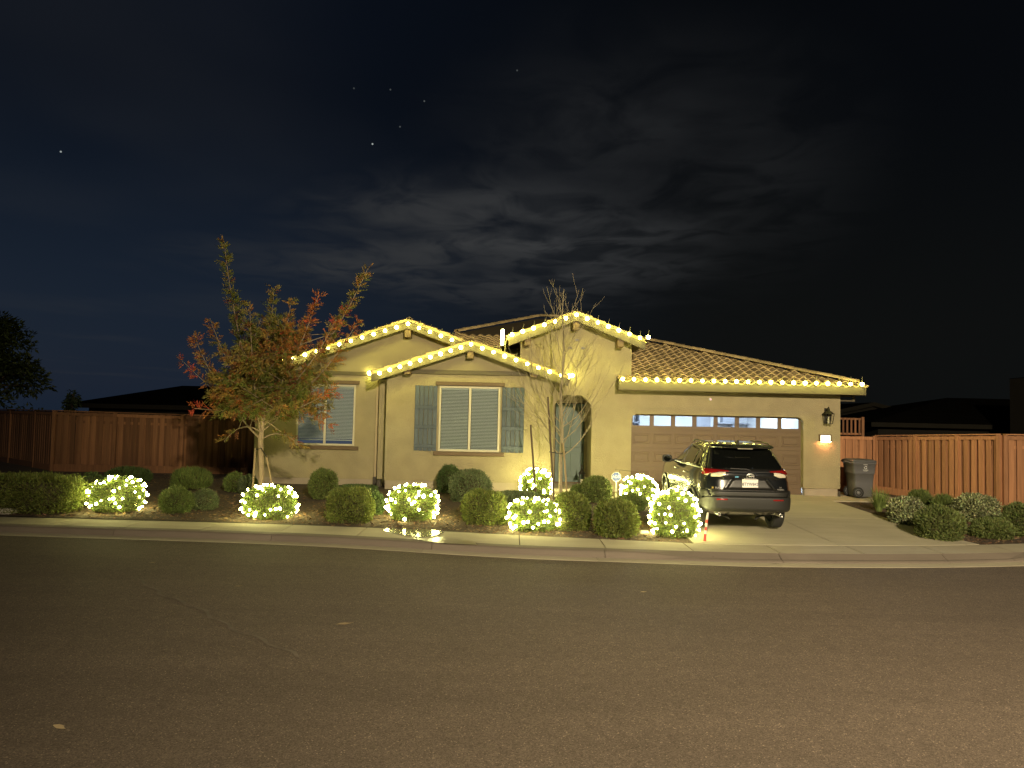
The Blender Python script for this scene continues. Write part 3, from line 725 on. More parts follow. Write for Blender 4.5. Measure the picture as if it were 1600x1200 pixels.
# garage door: sections of panels with a row of panes, and a lit room behind
gd = part('garage_door', MB().box(3.40, 8.32, YG + .165, YG + .20, .345, .54).box(3.40, 8.32, YG + .165, YG + .20, .545, 1.068).box(3.40, 8.32, YG + .165, YG + .20, 1.074, 1.598).box(3.40, 8.32, YG + .165, YG + .20, 1.604, 2.128)
          .box(3.40, 8.32, YG + .165, YG + .20, 2.134, 2.235).box(3.40, 8.32, YG + .165, YG + .20, 2.52, 2.66), MT['door_panel'])
part('backing', MB().box(3.40, 8.32, YG + .203, YG + .215, .345, 2.232), MT['door_panel'], gd)
pw = 4.88 / 8
for i in range(9):
    xa = 3.42 + i * pw - .06; xb = xa + .12
    part('stile', MB().box(max(3.40, xa), min(8.32, xb), YG + .1652, YG + .1998, 2.2351, 2.5199), MT['door_panel'], gd)
for i in range(8):
    a, b = 3.42 + i * pw + .06, 3.42 + (i + 1) * pw - .06
    part('pane', MB().box(a, b, YG + .18, YG + .184, 2.235, 2.52), MT['glass'], gd)
    for zc in (.80, 1.335, 1.865):
        mb = MB(); z0, z1 = zc - .15, zc + .15; c = .022; y = YG + .165
        # raised field with a routed border
        mb.cbox(a - .012, b + .012, y - .014, y - .0005, z0, z0 + .03, .006).cbox(a - .012, b + .012, y - .014, y - .0005, z1 - .03, z1, .006)
        mb.cbox(a - .012, a + .018, y - .0135, y - .0005, z0 + .03, z1 - .03, .006).cbox(b - .018, b + .012, y - .0135, y - .0005, z0 + .03, z1 - .03, .006)
        mb.cbox(a + .05, b - .05, y - .012, y - .0005, z0 + .062, z1 - .062, .010)
        part('panel', mb, MT['door_panel'], gd)
rm = MB().add([(3.2, 27.6, .3), (8.6, 27.6, .3), (8.6, 27.6, 3.1), (3.2, 27.6, 3.1)], [(0, 1, 2, 3)])
rm.add([(3.2, 21.78, .3), (3.2, 27.6, .3), (3.2, 27.6, 3.1), (3.2, 21.78, 3.1)], [(0, 1, 2, 3)]).add([(8.6, 21.78, .3), (8.6, 27.6, .3), (8.6, 27.6, 3.1), (8.6, 21.78, 3.1)], [(3, 2, 1, 0)])
rm.add([(3.2, 21.78, 3.1), (8.6, 21.78, 3.1), (8.6, 27.6, 3.1), (3.2, 27.6, 3.1)], [(0, 1, 2, 3)]).add([(3.2, 21.78, .32), (8.6, 21.78, .32), (8.6, 27.6, .32), (3.2, 27.6, .32)], [(0, 1, 2, 3)])
room = part('garage_room', rm, MT['room'])
part('inner_door', MB().box(3.30, 3.38, 24.0, 25.0, .33, 2.75).box(6.75, 7.25, 27.5, 27.58, .33, 2.9).box(8.0, 8.08, 27.3, 27.58, .33, 3.05), MT['shelf'], room)
part('shelf', MB().box(3.22, 4.6, 27.0, 27.58, 2.30, 2.34).box(3.22, 4.6, 27.0, 27.58, 1.7, 1.74).box(4.56, 4.6, 27.0, 27.58, .33, 3.0).box(7.4, 8.5, 27.1, 27.58, 2.34, 2.38), MT['shelf'], room)
part('carton', MB().box(3.4, 3.8, 27.05, 27.5, 2.342, 2.62).box(3.95, 4.4, 27.05, 27.5, 2.342, 2.56).box(7.6, 8.1, 27.15, 27.5, 2.382, 2.65), MT['shelf'], room)
part('door_rail', MB().box(4.35, 4.38, 21.9, 26, 2.62, 2.66).box(5.85, 5.92, 21.9, 26, 2.70, 2.76), MT['steel'], room)
part('tube_lamp', MB().box(4.4, 5.6, 24.4, 24.55, 3.0, 3.05).box(6.4, 7.6, 24.4, 24.55, 3.0, 3.05), MT['tube_lamp'], room)
# downspout at the inner corner and drain boots
ds = MB().box(-3.90, -3.83, YL - .085, YL - .012, .60, 3.30).tube([(-3.865, YL - .05, 3.28), (-3.865, YL - .07, 3.38), (-3.865, YL - .22, 3.50)], .035, 6)
part('downspout', ds, MT['spout']); part('drain_boot', MB().box(-3.915, -3.815, YL - .10, YL - .005, .36, .60).box(-3.70, -3.60, YP + .03, YP + .115, .36, .56), MT['boot'])
part('drain_boot', MB().box(9.30, 9.35, YG - .03, YG + .05, .34, .50), MT['boot'])

# things fixed to the walls
wl = thing('wall_lantern', 'unlit black carriage lantern on the stucco pier right of the garage door', 'lantern', (8.95, YG, 2.38))
def frame_box(zb, zt, wb, wt, cx, cy):
    mb = MB()
    for sx in (-1, 1):
        for sy in (-1, 1):
            mb.tube([(cx + sx * wb, cy + sy * wb, zb), (cx + sx * wt, cy + sy * wt, zt)], .009, 5)
    for z, w in ((zb, wb), (zt, wt)):
        for a, b in (((-1, -1), (1, -1)), ((1, -1), (1, 1)), ((1, 1), (-1, 1)), ((-1, 1), (-1, -1))):
            mb.tube([(cx + a[0] * w, cy + a[1] * w, z), (cx + b[0] * w, cy + b[1] * w, z)], .010, 5)
    return mb
lcx, lcy = 8.95, YG - .17
part('cage', frame_box(2.40, 2.68, .085, .115, lcx, lcy), MT['black_metal'], wl)
part('glass', MB().add([(lcx - .08, lcy - .082, 2.41), (lcx + .08, lcy - .082, 2.41), (lcx + .108, lcy - .11, 2.67), (lcx - .108, lcy - .11, 2.67)], [(0, 1, 2, 3)]), MT['glass'], wl)
part('roof', MB().lathe([(.155, 2.685), (.11, 2.735), (.055, 2.765), (.045, 2.80), (.03, 2.84), (.012, 2.875)], (lcx, lcy, 0), 'z', 4).lathe([(.16, 2.675), (.155, 2.685)], (lcx, lcy, 0), 'z', 4), MT['black_metal'], wl)
part('candle', MB().lathe([(.03, 2.405), (.03, 2.48), (.018, 2.49), (.02, 2.54), (.004, 2.60)], (lcx, lcy, 0), 'z', 8), MT['vinyl'], wl)
part('bracket', MB().box(lcx - .05, lcx + .05, YG - .02, YG - .002, 2.42, 2.84).tube([(lcx, YG - .02, 2.80), (lcx, lcy + .02, 2.83)], .016, 6), MT['black_metal'], wl)
ad = thing('address_light', 'glowing house number box throwing orange light on the stucco under the lantern', 'address light', (8.91, YG, 1.86))
part('housing', MB().box(8.745, 9.075, YG - .12, YG - .002, 1.90, 1.925).box(8.745, 8.768, YG - .085, YG - .002, 1.925, 2.07).box(9.052, 9.075, YG - .085, YG - .002, 1.925, 2.07).box(8.745, 9.075, YG - .085, YG - .002, 2.07, 2.092), MT['trim_brown'], ad)
part('lens', MB().cbox(8.770, 9.050, YG - .075, YG - .03, 1.928, 2.068, .01), MT['address_lens'], ad)
letters('15', .11, MT['trim_brown'], ad, (8.965, YG - .078, 1.99), name='house_number')
part('lamp', MB().box(8.77, 9.05, YG - .11, YG - .09, 1.888, 1.8995), MT['address_glow'], ad)
sc_ = thing('security_camera', 'tiny white security camera high on the stucco above the garage door', 'camera', (5.64, YG, 3.0))
part('body', MB().ball((5.64, YG - .06, 3.02), .045, 12, 8), MT['white_paint'], sc_); part('mount', MB().lathe([(.03, YG - .03), (.035, YG - .002)], (5.64, 0, 3.02), 'y', 12), MT['white_paint'], sc_)
part('lens', MB().lathe([(.001, YG - .108), (.02, YG - .105), (.022, YG - .098)], (5.64, 0, 3.015), 'y', 12), EM('camera_light', (1, .45, .6), 1.6), sc_)
pl = thing('porch_lantern', 'dark candle lantern standing on the porch right of the front door', 'lantern', (2.10, 22.2, .43))
part('cage', frame_box(.45, .78, .075, .065, 2.10, 22.2), MT['black_metal'], pl); part('roof', MB().lathe([(.11, .78), (.03, .90), (.012, .96)], (2.10, 22.2, 0), 'z', 4).lathe([(.015, .96), (.02, 1.02), (.004, 1.05)], (2.1, 22.2, 0), 'z', 6), MT['black_metal'], pl)
part('base', MB().box(2.01, 2.19, 22.11, 22.29, .43, .452), MT['black_metal'], pl); part('candle', MB().lathe([(.035, .453), (.035, .62), (.001, .622)], (2.10, 22.2, 0), 'z', 10), MT['vinyl'], pl)
sg = thing('security_sign', 'blue octagonal security sign on a stake against the stucco by the garage', 'sign', (2.83, 20.2, Zg(2.83, 20.2)))
oc = [(2.83 + .135 * math.cos(PI / 8 + k * PI / 4), .86 + .135 * math.sin(PI / 8 + k * PI / 4)) for k in range(8)]
part('stake', MB().box(2.82, 2.84, 20.20, 20.212, Zg(2.83, 20.2) - .1, .76), MT['white_paint'], sg); pb = part('board', MB().prism(oc, 20.185, 20.197), MT['white_paint'], sg)
oc2 = [(2.83 + .122 * math.cos(PI / 8 + k * PI / 4), .86 + .122 * math.sin(PI / 8 + k * PI / 4)) for k in range(8)]
part('face', MB().prism(oc2, 20.180, 20.1845), MT['sign_blue'], sg); letters('ADT', .105, MT['print_white'], sg, (2.83, 20.178, .86))
hk = thing('plant_hook', 'thin bent wire hook standing in the bed beside the garage door', 'wire hook', (2.95, 20.6, Zg(2.95, 20.6)))
part('wire', MB().tube([(2.95, 20.6, .3), (2.98, 20.6, 1.02), (2.86, 20.6, 1.04), (2.87, 20.6, 1.0)], .006, 5).tube([(2.98, 20.6, 1.02), (3.28, 20.62, .99)], .006, 5), MT['black_metal'], hk)

# ------------------------------------------------------------------ fences
BOARD = MB().cbox(-.069, .069, -.008, .008, 0, 1, .003).mesh('board', MT['wood'])
BOARD_D = MB().cbox(-.069, .069, -.008, .008, 0, 1, .003).mesh('board', MT['wood_dark'])
def fence(a, b, za, zb, label, posts, mat='wood', group='cedar fences', kick=.22, front=-1, cap=True, step=.104):
    """board on board fence from a to b (ground points); za, zb = height of the top"""
    a, b = Vector(a), Vector(b); d = (b - a); d.z = 0; ln = d.length; d.normalize(); nrm = Vector((d.y, -d.x, 0))   # towards the road
    yaw = math.atan2(d.y, d.x)
    f = thing('fence', label, 'fence', tuple(a), group)
    m = MT[mat]; bm_ = BOARD if mat == 'wood' else BOARD_D
    def top(t): return za + (zb - za) * t
    def gz(t): return a.z + (b.z - a.z) * t
    def bar(t0, t1, z0, z1, off, th, name):
        mb = MB(); p, q = a + d * ln * t0, a + d * ln * t1; o0, o1 = nrm * (off), nrm * (off + th)
        vs = []
        for P, t in ((p, t0), (q, t1)):
            for o in (o0, o1):
                for z in (z0, z1): vs.append((P.x + o.x, P.y + o.y, (z(t) if callable(z) else z)))
        mb.add(vs, [(0, 1, 3, 2), (4, 6, 7, 5), (0, 4, 5, 1), (2, 3, 7, 6), (0, 2, 6, 4), (1, 5, 7, 3)])
        return mb.build(name, m, f)
    n = int(ln / step)
    for i in range(n):
        t = (i + .5) / n; off = .030 if i % 2 else (-.022 if mat == 'wood' else -.05)
        p = a + d * ln * t + nrm * off; z0 = gz(t) + kick; h = top(t) - .02 - z0 + random.uniform(-.008, .008)
        o = place('board', bm_, f, (p.x, p.y, z0), (random.uniform(-.006, .006), random.uniform(-.008, .008), yaw + random.uniform(-.03, .03))); o.scale = (1, 1, h)
    for t in posts:
        p = a + d * ln * t + nrm * .01
        mb = MB(); w = .05; q = []
        for z in (gz(t) - .1, top(t) + .0):
            for sx, sy in ((-1, -1), (1, -1), (1, 1), (-1, 1)):
                v = p + d * (w * sx) + nrm * (w * sy + .015); q.append((v.x, v.y, z))
        mb.add(q, [(0, 3, 2, 1), (4, 5, 6, 7), (0, 1, 5, 4), (1, 2, 6, 5), (2, 3, 7, 6), (3, 0, 4, 7)]); mb.build('post', m, f)
    ts = [0] + [t for t in posts if .02 < t < .98] + [1]
    for i in range(len(ts) - 1):
        e = .055 / ln
        bar(ts[i] + e, ts[i + 1] - e, lambda t: gz(t) + .02, lambda t: gz(t) + kick, .022, .03, 'kickboard')
        bar(ts[i] + e, ts[i + 1] - e, lambda t: top(t) - .12, lambda t: top(t) - .03, .040, .022, 'top_rail')
        bar(ts[i] + e, ts[i + 1] - e, lambda t: top(t) - .35, lambda t: top(t) - .27, -.045, .03, 'rail')
    if cap:
        for i in range(len(ts) - 1): bar(ts[i] + .001, ts[i + 1] - .001, lambda t: top(t) + .001, lambda t: top(t) + .032, -.06, .15, 'cap_rail')
    return f
gl = .355
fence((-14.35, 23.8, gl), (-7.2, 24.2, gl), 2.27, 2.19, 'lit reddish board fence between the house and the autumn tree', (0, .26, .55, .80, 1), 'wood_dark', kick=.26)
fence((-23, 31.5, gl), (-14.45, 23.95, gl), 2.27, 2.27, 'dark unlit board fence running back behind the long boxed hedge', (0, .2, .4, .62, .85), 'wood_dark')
fence((11.08, 22.9, .35), (12.50, 19.35, .27), 2.06, 2.20, 'bright orange cedar fence slanting forward behind the right hand shrubs', (0, .36, .70, 1))
fence((12.58, 19.3, .27), (16.6, 19.25, .27), 2.20, 2.24, 'cedar fence section facing the road at the right edge of the photo', (0, .55, 1))
fence((9.62, 22.95, .35), (11.0, 22.95, .35), 2.06, 2.06, 'shaded cedar gate panel behind the grey wheeled bin', (0, 1), cap=False)
tr = thing('trellis', 'open picket trellis standing above the gate panel beside the garage wall', 'trellis', (10.4, 23.2, .35))
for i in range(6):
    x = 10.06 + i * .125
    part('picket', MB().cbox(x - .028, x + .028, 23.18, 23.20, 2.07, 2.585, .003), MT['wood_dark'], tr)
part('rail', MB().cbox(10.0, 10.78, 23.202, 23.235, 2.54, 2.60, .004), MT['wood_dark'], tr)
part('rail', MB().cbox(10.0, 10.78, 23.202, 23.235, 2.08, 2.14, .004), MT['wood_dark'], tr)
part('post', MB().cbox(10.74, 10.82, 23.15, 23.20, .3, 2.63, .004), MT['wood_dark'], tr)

# ------------------------------------------------------------------ wheeled bin
bz = LZ(21.4) + .016
bx, by = 9.86, 21.42
tb = thing('wheeled_bin', 'grey wheeled refuse bin beside the garage corner', 'bin', (bx, by, bz))
def rr(hx, hy, r, z, cx=0, cy=0, n=5):
    pts = []
    for (sx, sy, a0) in ((1, 1, 0), (-1, 1, PI / 2), (-1, -1, PI), (1, -1, 1.5 * PI)):
        for k in range(n): w = a0 + PI / 2 * k / (n - 1); pts.append((cx + sx * (hx - r) + r * math.cos(w), cy + sy * (hy - r) + r * math.sin(w), z))
    return pts
def loft(mb, rings, cap0=True, cap1=True, smooth=True, mi=0):
    n = len(rings[0]); vs = [p for r in rings for p in r]
    mb.add(vs, [(i * n + k, i * n + (k + 1) % n, (i + 1) * n + (k + 1) % n, (i + 1) * n + k) for i in range(len(rings) - 1) for k in range(n)], mi, smooth)
    if cap0: mb.add(rings[0][::-1], [tuple(range(n))], mi)
    if cap1: mb.add(rings[-1], [tuple(range(n))], mi)
    return mb
b_ = MB(); K = lambda z: (z - .05) / .95
rings = [rr(.235 + .07 * K(z) + e, .26 + .08 * K(z) + e, .05, bz + z, bx + .02 * (1 - K(z)), by) for z, e in ((.03, -.01), (.05, 0), (.40, 0), (.66, 0), (.665, .014), (.70, .016), (.95, .018), (.955, .03), (.99, .03), (.995, .01))]
loft(b_, rings); bo = part('body', b_, MT['bin'], tb)
ld = MB(); loft(ld, [rr(.335, .375, .06, bz + .997, bx - .01, by), rr(.345, .385, .06, bz + 1.012, bx - .01, by), rr(.34, .38, .06, bz + 1.045, bx - .01, by), rr(.25, .29, .05, bz + 1.075, bx - .02, by), rr(.10, .12, .04, bz + 1.085, bx - .02, by)])
part('lid', ld, MT['bin_dark'], tb)
part('handle', MB().tube([(bx - .33, by - .2, bz + .95), (bx - .41, by - .2, bz + 1.0), (bx - .41, by + .2, bz + 1.0), (bx - .33, by + .2, bz + .95)], .016, 6), MT['bin_dark'], tb)
for sy in (-1, 1):
    wy = by + sy * .30
    wh = part('wheel', MB().lathe([(.05, wy - .035), (.135, wy - .035), (.150, wy - .02), (.150, wy + .02), (.135, wy + .035), (.05, wy + .035)], (bx - .165, 0, bz + .15), 'y', 20), MT['rubber'], tb)
    part('hub', MB().lathe([(.002, wy - .04), (.05, wy - .04), (.06, wy - .03), (.10, wy - .037), (.105, wy - .03), (.105, wy + .03), (.002, wy + .03)], (bx - .165, 0, bz + .15), 'y', 12), MT['bin'], wh)
part('axle', MB().tube([(bx - .165, by - .35, bz + .15), (bx - .165, by + .35, bz + .15)], .014, 8), MT['steel'], tb)
# printed emblem: a few worn bars round a round arrow mark
pr_ = MB(); fy = by - .355
pr_.box(bx - .045, bx + .075, fy - .004, fy - .002, bz + .925, bz + .935).box(bx - .06, bx + .09, fy - .004, fy - .002, bz + .775, bz + .787).box(bx - .04, bx + .06, fy - .004, fy - .002, bz + .752, bz + .762)
for k in range(3):
    a0 = k * 2.094 + .3
    for j in range(4):
        w0, w1 = a0 + j * .38, a0 + (j + 1) * .38
        pr_.add([(bx + .015 + r * math.cos(w), fy - .003, bz + .85 + r * math.sin(w)) for w, r in ((w0, .026), (w1, .026), (w1, .046), (w0, .046))], [(0, 1, 2, 3)])
part('print', pr_, MT['print_white'], tb)

# ------------------------------------------------------------------ shrubs
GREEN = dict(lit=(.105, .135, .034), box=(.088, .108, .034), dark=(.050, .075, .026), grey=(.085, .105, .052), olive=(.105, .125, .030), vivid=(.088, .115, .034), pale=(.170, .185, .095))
def lump(p, s):
    return np.sin(p[:, 0] * s + 1.3) * np.sin(p[:, 1] * s * 1.13 + .4) * np.sin(p[:, 2] * s * .93 + 2.1)
def shell(n, rx, ry, h, pw, seed, inner=.78):
    r0 = np.random.default_rng(seed); d = unit(r0.normal(size=(n, 3))); hz = h * .56
    r = 1 / (np.abs(d) ** pw).sum(1) ** (1 / pw)
    depth = inner + (1.0 - inner) * r0.random(n) ** .45
    ph = r0.uniform(0, 6, 3)
    wob = 1 + .055 * np.sin(d[:, 0] * 5 + ph[0]) * np.cos(d[:, 2] * 4 + ph[1]) + .04 * np.sin(d[:, 1] * 9 + ph[2]) * np.sin(d[:, 0] * 8) + .025 * r0.normal(size=n)
    td = unit(r0.normal(size=(170, 3))); near = (d @ td.T).max(1)
    wob = wob + .17 * (np.clip((near - .955) / .045, 0, 1) - .55) + .11 * (r0.random(n) ** 9)
    p = d * (r * depth * wob)[:, None] * np.array([rx, ry, hz]); p[:, 2] += h - hz
    k = p[:, 2] > .015
    nrm = unit(d / np.array([rx, ry, hz])); return p[k], nrm[k]
def shrub(label, x, y, rx, ry, h, kind='box', pw=2.6, n=3800, leaf=(.058, .019), up=.45, group='clipped shrubs in the front beds', seed=None, z=None, name='shrub', cat='shrub', spread=.55, inner=.78):
    seed = seed if seed is not None else int(abs(x * 131 + y * 17) * 10)
    zg = Zg(x, y) if z is None else z
    t = thing(name, label, cat, (x, y, zg), group)
    p, nm = shell(int(n * 2.6), rx, ry, h, pw, seed, inner); m = len(p)
    for ax_, ext in ((0, rx), (1, ry)): p[:, ax_] *= (ext - min(leaf[0], .08) * .95) / np.percentile(np.abs(p[:, ax_]), 99)
    p[:, 2] *= (h - min(leaf[0], .1) * .9) / np.percentile(p[:, 2], 98.5)
    r0 = np.random.default_rng(seed + 1)
    d = nm * .8 + np.array([0, 0, up]) + r0.normal(0, spread, (m, 3))
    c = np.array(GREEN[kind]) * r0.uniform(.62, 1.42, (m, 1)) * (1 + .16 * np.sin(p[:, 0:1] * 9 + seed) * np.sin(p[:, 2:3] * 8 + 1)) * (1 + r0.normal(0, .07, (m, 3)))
    if kind == 'pale': c = np.where(r0.random((m, 1)) < .45, c * 1.5, c * .55)
    q = leaf_quads(p + np.array([x, y, zg]), d, leaf[0] * r0.uniform(.6, 1.3, m), leaf[1] * r0.uniform(.7, 1.3, m))
    place('foliage', fast_mesh('foliage', q, 4, MT['leaf'], np.clip(c, .004, 1), (x, y, zg)), t, (x, y, zg))
    # woody core that stops light passing straight through
    core = MB(); hz = h * .56
    vs = []; u_, v_ = 14, 8
    for i in range(v_ + 1):
        for k in range(u_):
            w, e = 2 * PI * k / u_, PI * i / v_
            dd = np.array([math.cos(w) * math.sin(e), math.sin(w) * math.sin(e), -math.cos(e)]); r = .62 / (np.abs(dd) ** pw).sum() ** (1 / pw) * (1 + .05 * math.sin(k * 2.3 + i))
            vs.append((x + dd[0] * r * rx, y + dd[1] * r * ry, zg + max(-.03, h - hz + dd[2] * r * hz)))
    core.add(vs, [(i * u_ + k, i * u_ + (k + 1) % u_, (i + 1) * u_ + (k + 1) % u_, (i + 1) * u_ + k) for i in range(v_) for k in range(u_)], 0, True)
    part('twigs', core, MT['twig'], t)
    return t
def px_shrub(label, x0, x1, yt, yb, kind='box', pw=2.6, dep=1.0, **kw):
    """a shrub as wide and tall as the photograph shows it, standing on the bed"""
    px = (x0 + x1) / 2; d = _F + (px - 800) / FPX * _R + (600 - yb) / FPX * _U
    zl = .16
    for _ in range(4):
        p = CAM + d * (-(CAM[2] - zl) / d[2]); zl = Zg(p[0], p[1])
    s = p[1] / FPX; rx = (x1 - x0) / 2 * s; ry = rx * dep; h = (yb - yt) * s
    y = p[1] + ry * .92; rx *= y / p[1]; x = p[0] * y / p[1]
    h = h * y / p[1] - ry * .92 * .10; rx *= .98; ry *= .98
    return shrub(label, x, y, rx, ry, h, kind, pw, **kw), (x, y, rx, ry, h, pw)
LIT = {}
px_shrub('dense ball shaped shrub against the left wing wall below its window', 480, 530, 734, 782, 'box', 2.2)
px_shrub('square topped boxy shrub between two lit shrubs, left of the puddle', 508, 585, 764, 820, 'olive', 3.8, n=4200)
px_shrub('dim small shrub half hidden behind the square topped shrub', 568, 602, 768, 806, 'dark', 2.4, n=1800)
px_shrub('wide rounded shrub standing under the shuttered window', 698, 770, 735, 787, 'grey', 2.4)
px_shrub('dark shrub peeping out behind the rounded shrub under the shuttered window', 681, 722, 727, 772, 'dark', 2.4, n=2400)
px_shrub('square shouldered shrub at the kerb bed below the shuttered window', 718, 795, 768, 823, 'olive', 3.4, n=4200)
px_shrub('low spreading grey green shrub in front of the corner by the bare tree', 768, 850, 768, 791, 'grey', 2.4, n=2600)
px_shrub('olive shrub between the low lit shrub and the big round shrub', 858, 925, 772, 832, 'olive', 2.8, n=3800)
px_shrub('big round ball shrub at the pavement edge near the driveway', 925, 1000, 783, 843, 'olive', 2.5, n=4600)
px_shrub('round green shrub before the porch with one stray bulb', 905, 957, 745, 787, 'box', 2.3)
px_shrub('small green shrub at the foot of the bare tree by the porch', 888, 918, 757, 784, 'vivid', 2.2, n=1500)
px_shrub('green fringe of shrub below the upper lit shrub beside the car', 960, 1012, 772, 800, 'vivid', 2.3, n=2000)
h_, hp = px_shrub('long boxed hedge running out of the photo at the left', -62, 131, 742, 805, 'olive', 6.0, dep=.42, n=11000, name='hedge', cat='hedge', group=None)
px_shrub('loose feathery green shrub right of the leftmost lit shrub', 246, 304, 762, 805, 'vivid', 2.0, n=2600, spread=.9, leaf=(.07, .012), inner=.5)
px_shrub('thin grey green shrub leaning out beside the feathery shrub', 296, 342, 765, 800, 'grey', 2.0, n=1500, spread=.9, leaf=(.06, .012), inner=.4)
px_shrub('bright green tufted shrub by the fence behind the feathery shrub', 265, 331, 731, 768, 'vivid', 2.3, n=2600, up=1.6, spread=.4, leaf=(.11, .012))
px_shrub('small green shrub by the fence left of the autumn tree trunk', 348, 386, 738, 770, 'vivid', 2.2, n=1700)
px_shrub('grey green shrub partly behind the autumn tree trunk', 370, 404, 742, 773, 'grey', 2.2, n=1700)
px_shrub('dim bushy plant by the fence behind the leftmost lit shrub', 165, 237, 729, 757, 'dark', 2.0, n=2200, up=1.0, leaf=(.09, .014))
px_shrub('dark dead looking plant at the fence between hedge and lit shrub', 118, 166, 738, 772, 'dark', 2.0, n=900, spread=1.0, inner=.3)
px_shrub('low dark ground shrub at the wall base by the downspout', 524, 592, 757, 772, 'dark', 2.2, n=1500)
# right hand bed
RG = 'shrubs in the bed by the right fence'
px_shrub('pale variegated round shrub at the edge of the driveway bed', 1387, 1446, 778, 823, 'pale', 2.5, n=3200, leaf=(.055, .030), spread=.8, group=RG)
px_shrub('green spiky shrub by the fence behind the variegated shrub', 1417, 1456, 765, 793, 'vivid', 2.1, n=1900, up=1.2, leaf=(.09, .014), group=RG)
px_shrub('small strappy plant at the fence between two shrubs', 1457, 1492, 776, 800, 'vivid', 2.0, n=900, up=1.8, leaf=(.16, .016), group=RG)
px_shrub('big round dark green shrub nearest the driveway flare', 1432, 1504, 793, 848, 'box', 2.4, n=4400, group=RG)
px_shrub('large variegated shrub in front of the slanting cedar fence', 1492, 1561, 773, 819, 'pale', 2.6, n=3600, leaf=(.055, .030), spread=.8, group=RG)
px_shrub('low dome shaped shrub beside the pavement at the right', 1517, 1583, 811, 845, 'box', 2.2, n=3600, group=RG)
px_shrub('round shrub cut off by the right edge of the photo', 1566, 1632, 789, 842, 'box', 2.5, n=4000, group=RG)
# strappy clump by the driveway
def strappy(label, x, y, r, h, n, kind='vivid'):
    z = Zg(x, y); t = thing('strap_plant', label, 'plant', (x, y, z), RG); vs = []; cols = []
    for i in range(n):
        a = random.uniform(0, 2 * PI); l = random.uniform(.6, 1.05); o = random.uniform(.1, 1) * r; b = Vector((x + .06 * math.cos(a), y + .06 * math.sin(a), z)); w = random.uniform(.008, .014)
        s = Vector((-math.sin(a), math.cos(a), 0)) * w; pts = []
        for k in range(5):
            u = k / 4; pts.append(b + Vector((math.cos(a) * o * u ** 1.6, math.sin(a) * o * u ** 1.6, h * l * (u - .28 * u * u * o / r) / .8)))
        for k in range(4):
            f0, f1 = 1 - k / 4 * .5, 1 - (k + 1) / 4 * .9
            vs += [pts[k] - s * f0, pts[k] + s * f0, pts[k + 1] + s * f1, pts[k + 1] - s * f1]
            cols.append(np.array(GREEN[kind]) * random.uniform(.8, 1.9))
    place('leaves', fast_mesh('leaves', np.array([tuple(v) for v in vs]), 4, MT['leaf'], np.array(cols), (x, y, z)), t, (x, y, z))
strappy('strappy grass like clump beside the driveway near the bin', 9.12, 18.75, .38, .55, 130)
strappy('thin tuft of strappy leaves left of the grass clump by the bin', 9.6, 19.5, .26, .40, 50)
# lit shrubs: each carries its own string of bulbs
BB = MB().ball((0, 0, 0), .0245, 8, 6).mesh('bulb', MT['bush_bulb'])
def lit_shrub(key, label, slabel, x0, x1, yt, yb, nb, **kw):
    t, (x, y, rx, ry, h, pw) = px_shrub(label, x0 + 4, x1 - 4, yt + 3, yb, 'lit', kw.pop('pw', 2.5), group='shrubs wrapped in lights', n=3400, **kw)
    zg = Zg(x, y); hz = h * .56; r0 = random.Random(sum(map(ord, key)))
    s = thing('string_light', slabel, 'string lights', (x, y, zg), 'light strings wrapped round shrubs')
    path = []; turns = max(3, nb // 11)
    for i in range(nb):
        u = (i + .5) / nb; w = 2 * PI * turns * u + r0.uniform(-.8, .8); e = math.acos(max(-.72, min(.995, 1 - 1.62 * (1 - u) + r0.uniform(-.17, .17))))
        dd = np.array([math.cos(w) * math.sin(e), math.sin(w) * math.sin(e), math.cos(e)]); r = 1.04 / (np.abs(dd) ** pw).sum() ** (1 / pw)
        p = (x + dd[0] * r * rx, y + dd[1] * r * ry, max(zg + .05, zg + h - hz + dd[2] * r * hz)); path.append(p)
        o = place('bulb', BB, s, p); k = r0.uniform(.65, 1.3); o.scale = (k, k, k)
    wire = MB(); pts = []
    for i in range(len(path) - 1):
        a, b = Vector(path[i]), Vector(path[i + 1]); c = Vector((x, y, zg + h * .45))
        m = (a + b) / 2; m = m + (m - c).normalized() * max(0, ((a - c).length + (b - c).length) / 2 - (m - c).length) * .95
        pts += [a, m]
    pts.append(Vector(path[-1])); wire.tube(pts, .0055, 4, False)
    part('wire', wire, MT['wire_green'], s)
lit_shrub('A', 'lit low shrub right of the long boxed hedge', 'warm white light string wrapped on the shrub right of the long hedge', 138, 226, 745, 804, 66)
lit_shrub('B', 'lit vase shaped shrub at the foot of the autumn tree', 'warm white light string wrapped on the shrub under the autumn tree', 375, 466, 759, 815, 64)
lit_shrub('C', 'lit shrub standing behind the shining puddle', 'warm white light string wrapped on the shrub behind the puddle', 600, 688, 758, 817, 68)
lit_shrub('D', 'lit flat domed shrub in front of the bare tree', 'warm white light string wrapped on the flat shrub before the bare tree', 788, 878, 780, 834, 78)
lit_shrub('G', 'lit small shrub against the wall by the leaning stake', 'warm white light string wrapped on the small shrub by the wall', 808, 866, 731, 778, 72)
lit_shrub('F', 'lit shrub left of the car front wheel', 'warm white light string wrapped on the shrub by the car front wheel', 966, 1030, 742, 790, 84)
lit_shrub('E', 'lit big ragged shrub at the driveway corner below the car tail', 'warm white light string wrapped on the shrub at the driveway corner', 1012, 1096, 768, 844, 92, spread=.8)

